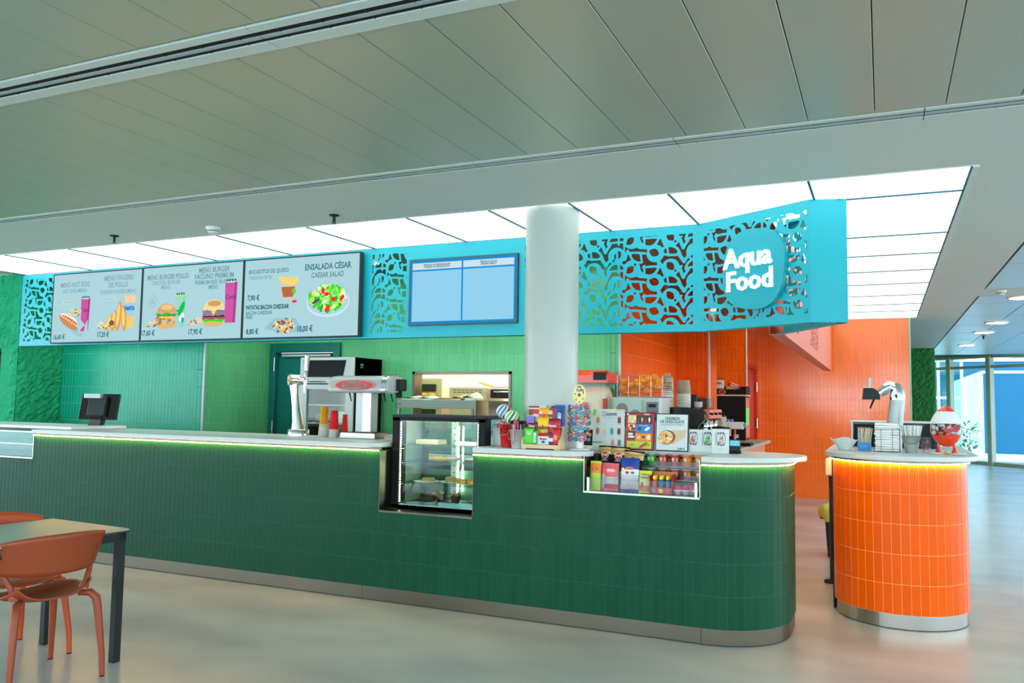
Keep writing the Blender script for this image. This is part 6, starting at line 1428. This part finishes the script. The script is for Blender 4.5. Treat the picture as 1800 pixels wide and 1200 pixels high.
# blender jugs
for k, (x, y, lab) in enumerate([(-1.78,9.35,'left clear blender jug on the back counter'),(-1.66,9.38,'right clear blender jug on the back counter')]):
    t = thing('blender', lab, 'blender', (x, y, 1.001)); MB().lathe([(.055,0),(.060,.02),(.045,.09),(.03,.10),(0,.10)], 'black', 20).build('motor_base', t)
    MB().lathe([(.035,.10),(.042,.12),(.056,.36),(.054,.36),(.038,.125),(0,.12)], 'clear_cup', 20).build('jug', t); MB().lathe([(.056,.36),(.054,.375),(.02,.38),(0,.38)], 'acrylic', 20).build('lid', t); MB().tube([(.05,-.01,.33),(.085,-.015,.31),(.08,-.015,.2),(.045,-.01,.17)], .007, 'clear_cup', 8).build('handle', t)
t = thing('syrup_stand', 'salmon stand with white and blue dispenser head on the back counter', 'stand', (-1.55, 9.6, 1.001)); MB().lathe([(.05,0),(.05,.01),(.012,.014),(.012,.22),(0,.22)], 'salmon', 16).build('post', t)
b = MB(); b.box(-.10,.10,-.035,.035,.22,.30,'white',c=.008); b.box(.085,.12,-.03,.03,.24,.29,K(40,140,200),c=.004); b.box(-.08,-.02,-.03,.03,.30,.33,K(90,110,200),c=.004); b.build('head', t); MB().tube([(-.05,-.02,.22),(-.052,-.02,.14)], .012, 'clear_cup', 10).build('nozzle', t)
t = thing('coffee_grinder', 'black grinder with salmon levers behind the card reader', 'grinder', (-1.62, 8.9, 1.001)); MB().box(-.07,.07,-.06,.06,0,.16,'black',c=.008).box(-.09,.09,-.05,.05,.16,.175,'steel_bright').build('body', t)
for x in (-.04,.05): MB().tube([(x,-.06,.15),(x+.02,-.09,.09),(x+.03,-.08,.03)], .010, 'salmon', 8).build('lever', t)
t = thing('blue_capped_tray', 'black tray with a blue cap lying on the back counter', 'tray', (-1.56, 10.3, 1.001)); MB().box(-.10,.10,-.12,.12,0,.035,'black',c=.006).build('body', t); MB().lathe([(.025,.035),(.025,.065),(0,.065)], K(40,110,200), 14, TR(-.06,0,0)).build('cap', t)
# black chiller with snack tray
t = thing('counter_chiller', 'black countertop chiller with a green lit strip on its door side', 'chiller', (-2.46, 11.9, 1.001))
MB().box(0,.68,0,.40,0,.62,'black',c=.006).build('body', t); MB().box(.66,.684,.02,.385,.03,.60,'salmon').box(.682,.69,.0,.03,.0,.62,'steel').build('door', t); MB().box(.684,.689,.10,.26,.22,.45,'green_led').build('light_strip', t)
MB().box(-.01,.70,-.01,.41,.62,.64,'wood_pale').build('top_board', t); MB().R_(.52,.59,.03,.08,'white',1,-.0005).build('label_sticker', t)
t = thing('snack_tray', 'black open tray of snack bags on top of the chiller', 'tray', (-2.43, 11.92, 1.642)); b = MB()
b.box(0,.66,0,.38,0,.006,'black').box(0,.66,0,.006,0,.075,'black').box(0,.66,.374,.38,0,.12,'black').box(0,.006,0,.38,0,.10,'black').box(.654,.66,0,.38,0,.12,'black'); b.build('tray', t)
b = MB(); b.Eli(.33,.035,.045,.028,'red',1,-.0005); b.Eli(.33,.035,.05,.032,'white',.5,-.0005); b.build('badge', t)
bag('snack_packet', 'red and white bread snack packet standing in the black tray, left', 'snack packet', -2.17, 12.02, 1.66, .17, .22, .06, (K(222,150,80), K(214,50,40)), [(.35,.85,K(236,220,210)),(.15,.35,K(214,120,60))], 0, .05, 'snack packets on the chiller', lambda b, y: b.text('PAN', .05, 0, .14, K(206,40,30), y, off=.002), 41)
bag('snack_packet', 'red and yellow snack packet leaning in the black tray, right', 'snack packet', -1.98, 12.0, 1.66, .20, .16, .06, (K(236,180,90), K(214,50,40)), [(.5,.9,K(222,60,40))], .3, .3, 'snack packets on the chiller', lambda b, y: b.text('SNACK', .035, 0, .10, 'white', y, off=.0015), 42, .35)

# ================================================================ things on the orange counter
t = thing('wire_bowl', 'folded white paper bowl of small packets at the left of the orange counter', 'bowl', (-.275, 6.72, ZW))
b = MB(); v = []; n = 4
for r, z in ((.040,0),(.062,.035),(.105,.085)):
    for k in range(16):
        a = pi/8*k+pi/16; q = 1/max(abs(cos(a)), abs(sin(a))); rr = r*(.85+.15*q)*(1.0); v.append((rr*cos(a)*1.0, rr*sin(a), z+(.012*cos(4*a) if z > .05 else 0)))
f = [(i*16+k, i*16+(k+1) % 16, (i+1)*16+(k+1) % 16, (i+1)*16+k) for i in range(2) for k in range(16)]; b.add(v, f, 'paper', False); b.add(v, [tuple(range(15,-1,-1))], 'paper'); b.build('shell', t)
rnd = random.Random(9)
for k in range(12):
    o = MB().box(-.028,.028,-.018,.018,-.003,.003,'paper',c=.001).build('sugar_packet'); tag(o, 'white sugar packet lying in the paper bowl', 'packet', 'sugar packets in the bowl', (-.275+rnd.uniform(-.045,.045), 6.72+rnd.uniform(-.04,.04), ZW+.045+k*.0035)); o.rotation_euler = (rnd.uniform(-.25,.25), rnd.uniform(-.25,.25), rnd.uniform(0,3))
t = thing('stirrer_box', 'clear box of wooden stirrers with a blue label', 'box', (-.137, 6.72, ZW))
MB().box(-.048,.048,-.035,-.033,0,.135,'acrylic').box(-.048,.048,.033,.035,0,.175,'acrylic').box(-.048,-.046,-.035,.035,0,.155,'acrylic').box(.046,.048,-.035,.035,0,.155,'acrylic').box(-.048,.048,-.035,.035,0,.003,'acrylic').build('walls', t)
b = MB(); b.R_(-.046,.046,.004,.062,K(20,130,200),1,-.0355); b.Eli(-.01,.034,.020,.010,K(120,190,226),2,-.0355); b.Eli(-.01,.034,.016,.007,K(20,130,200),3,-.0355); b.build('label_print', t)
for k in range(14):
    o = MB().box(-.004,.004,-.0012,.0012,0,.165,'wood_pale').build('stirrer'); tag(o, 'thin wooden stirrer standing in the clear box', 'stirrer', 'stirrers in the clear box', (-.137-.034+k*.005, 6.70+.022*(k % 3)/2, ZW+.004)); o.rotation_euler = (rnd.uniform(-.03,.08), rnd.uniform(-.05,.15), 0)
t = thing('napkin_holder', 'wire napkin holder filled with a tall pile of white napkins', 'holder', (.015, 6.72, ZW)); b = MB()
for x in (-.088,-.038,.038,.088):
    b.tube([(x,-.078,.0),(x,-.078,.165)], .0014, 'charcoal', 6); b.tube([(x,.078,.0),(x,.078,.165)], .0014, 'charcoal', 6)
for z in (.004,.165): b.tube([(-.088,-.078,z),(.088,-.078,z),(.088,.078,z),(-.088,.078,z),(-.088,-.078,z)], .0014, 'charcoal', 6)
b.build('wire_frame', t)
for k in range(12):
    w = .082+rnd.uniform(-.003,.004); z = .003+k*.0172; o = MB().box(-w,w,-.074,.074,0,.0158,'white',c=.0035).build('napkin_pile'); tag(o, 'wad of folded white napkins in the wire holder', 'napkins', 'napkin wads in the wire holder', (.015+rnd.uniform(-.002,.002), 6.72, ZW+z)); o.rotation_euler = (rnd.uniform(-.01,.01), rnd.uniform(-.02,.02), rnd.uniform(-.03,.03))
t = thing('straw_pail', 'small galvanised pail of white wrapped straws', 'pail', (.178, 6.70, ZW)); MB().lathe([(.042,0),(.062,.125),(.064,.125),(.064,.121),(.060,.123),(.040,.004),(0,.004)], 'galvanised', 28).build('body', t)
b = MB(); b.tube([(.064*cos(a), -.03*sin(a)-.045*sin(a), .115-.05*sin(a)) for a in [pi*i/10 for i in range(11)]], .0016, 'steel', 6); b.build('handle', t)
for k in range(22):
    a = k*2.4; R = .010+.034*sqrt(k/22); o = MB().tube([(0,0,0),(0,0,.19)], .0062, 'white', 8).build('straw'); tag(o, 'white paper wrapped straw standing in the metal pail', 'straw', 'straws in the pail', (.178+R*.7*cos(a), 6.70+R*.7*sin(a), ZW+.008)); o.rotation_euler = (-.22*sin(a)*R/.044, .22*cos(a)*R/.044, 0)
t = thing('printed_glass', 'clear tumbler with small dark printing next to the straw pail', 'glass', (.272, 6.66, ZW)); MB().lathe([(.030,0),(.036,.115),(.034,.115),(.028,.005),(0,.005)], 'acrylic', 24).build('tumbler', t); b = MB()
for k in range(10): a = -pi/2+(k % 5-2)*.3; T = TR(.0355*cos(a), .0355*sin(a), .03+.045*(k//5)) @ RZ(a+pi/2); b.R_(-.004,.004,-.004,.004+.008*(k % 3), K(60,64,80) if k % 2 else K(190,60,90), 1, 0, T)
b.build('print', t)
# egg shaped candy jar (plain: no face, cap or limbs)
t = thing('egg_candy_jar', 'plain egg shaped candy jar, white top, clear middle and orange red base', 'jar', (.408, 6.74, ZW+.004))
prof = lambda h: .107*sin(pi*min(1,max(0,h))**.90)**.62 if 0 < h < 1 else 0.0
H0, Hh = .040, .300
def eggp(a, c, off=0.0, n=10): return [(max(1e-4, prof(a+(c-a)*i/n)+off), H0+Hh*(a+(c-a)*i/n)) for i in range(n+1)]
MB().lathe(eggp(.02,.30), 'red_orange', 40).build('lower_shell', t); MB().lathe(eggp(.30,.58), 'acrylic', 40).build('clear_band', t); MB().lathe(eggp(.58,.86), 'white', 40).build('upper_shell', t); MB().lathe(eggp(.86,.995), 'red_orange', 40).build('lid', t)
MB().torus((0,0,H0+Hh*.58), prof(.58), .003, 'white', 40, 6).build('rim', t)
for x in (-.052,.052): MB().lathe([(.020,0),(.022,.008),(.012,.022),(.013,.06)], 'red_orange', 16, TR(x,0,0)).build('foot', t)
b = MB(); T = TR(0,-.100,H0+Hh*.44); b.text('K', .050, -.040, -.002, 'black', 0, off=.003, M=T); b.text('inder', .050, .022, -.002, 'red', 0, off=.003, M=T); b.build('lettering', t)
rnd = random.Random(6)
for k in range(34):
    h = .33+.22*(k/34); a = k*2.4; R = (prof(h)-.024)*(1 if k % 3 else .5); c = ('white', 'red', K(226,110,90), 'white', K(236,220,200))[k % 5]
    o = MB().ball((0,0,0), .0185, c, 10, sz=(1.15,.9,.85)).build('wrapped_candy'); tag(o, 'wrapped red and white candy inside the egg shaped jar', 'candy', 'candies inside the egg jar', (.408+R*cos(a), 6.74+R*sin(a), ZW+H0+Hh*h)); o.rotation_euler = (k, k*1.3, 0)
for k, (x, y, r) in enumerate([(.33,6.62,.05),(.47,6.60,.055)]):
    o = MB().lathe([(r*.6,0),(r,.005),(r,.008),(0,.010)], 'white', 24).build('saucer'); tag(o, 'flat white saucer on the orange counter, %s of the candy jar' % ('left in front', 'right in front')[k], 'saucer', None, (x, y, ZW))
o = MB().ball((0,0,.012), .014, 'dough', 10).build('wrapped_biscuit'); tag(o, 'small golden wrapped sweet lying between the two saucers', 'sweet', None, (.40, 6.60, ZW))
# beer tap on orange counter
t = thing('column_tap', 'thick white column tap with chrome curved top and black spout box', 'tap', (.06, 7.05, ZW))
b = MB(); b.tube([(0,0,0),(.008,0,.12),(.022,0,.26),(.036,0,.385)], [.064,.060,.057,.055], 'alu_white', 28); b.build('column', t)
b = MB(); b.tube([(.036,0,.385),(.036,0,.43),(.022,0,.475),(-.015,0,.488),(-.055,0,.462),(-.09,0,.435)], [.056,.055,.050,.044,.040,.036], 'chrome', 24); b.build('head', t)
b = MB(); T = TR(.03,-.056,.405); b.face_y([(-.04,.0),(.02,-.02),(.0,.04),(-.03,.045)], -.003, .0, 'white', T); b.face_y([(-.012,.005),(.006,-.008),(.004,.02),(-.008,.022)], -.005, -.003, 'charcoal', T); b.build('badge', t)
MB().face_y([(-.215,.385),(-.085,.385),(-.085,.42),(-.105,.455),(-.135,.475),(-.205,.475)], -.045, .045, 'charcoal').build('spout_box', t); MB().box(-.205,-.135,-.045,.045,.475,.480,'alu_white').build('box_top', t)
MB().tube([(-.165,0,.478),(-.160,0,.555)], [.010,.014], 'alu_white', 12).build('handle', t); MB().tube([(-.130,0,.388),(-.160,0,.315)], [.008,.006], 'black', 8).build('lever', t)
t = thing('glass_fronted_oven', 'black glass fronted counter oven with pale top at the rear of the orange counter', 'oven', (-.25, 7.40, ZW))
MB().box(0,.64,0,.42,.006,.20,'black_gloss',c=.006).build('body', t); MB().box(-.008,.648,-.01,.43,.20,.212,'plaster_edge').build('top', t); MB().box(.0,.012,-.004,.0,.006,.20,'white').build('edge_trim', t)
MB().box(.02,.46,-.003,.001,.02,.185,'black').build('door_glass', t); MB().box(.49,.62,-.003,.001,.03,.18,'charcoal').build('control_panel', t)
# waste bin with bag behind the orange counter
t = thing('waste_bin', 'narrow dark waste bin with a yellow green bag folded over the rim', 'bin', (-.44, 9.0, 0), radians(5))
MB().face_y([(-.10,0),(.12,0),(.14,.44),(-.13,.44)], -.14, .14, 'charcoal').build('body', t)
b = MB(); v = []; f = []; n = 40
for r, z in ((.0,.47),(.10,.49),(.17,.50),(.20,.47),(.205,.41),(.19,.36)):
    for k in range(n): a = 2*pi*k/n; rr = r*(1+.10*sin(a*7)+.05*sin(a*13)); v.append((rr*cos(a)*.85+.005, rr*sin(a), z+.016*sin(a*5+r*20)))
for i in range(5):
    for k in range(n): f.append((i*n+k, i*n+(k+1) % n, (i+1)*n+(k+1) % n, (i+1)*n+k))
b.add(v, f, K(196,206,90,.4), True); b.build('bin_bag', t)
t = thing('paper_dispenser', 'cream dispenser box on a slim dark post behind the orange counter', 'dispenser', (-.43, 7.6, 0)); MB().lathe([(.06,0),(.06,.02),(.012,.03),(.012,.93),(0,.93)], 'charcoal', 16).build('post', t)
MB().box(-.035,.045,-.04,.04,.90,1.05,'kitchen_white',c=.01).build('box', t)
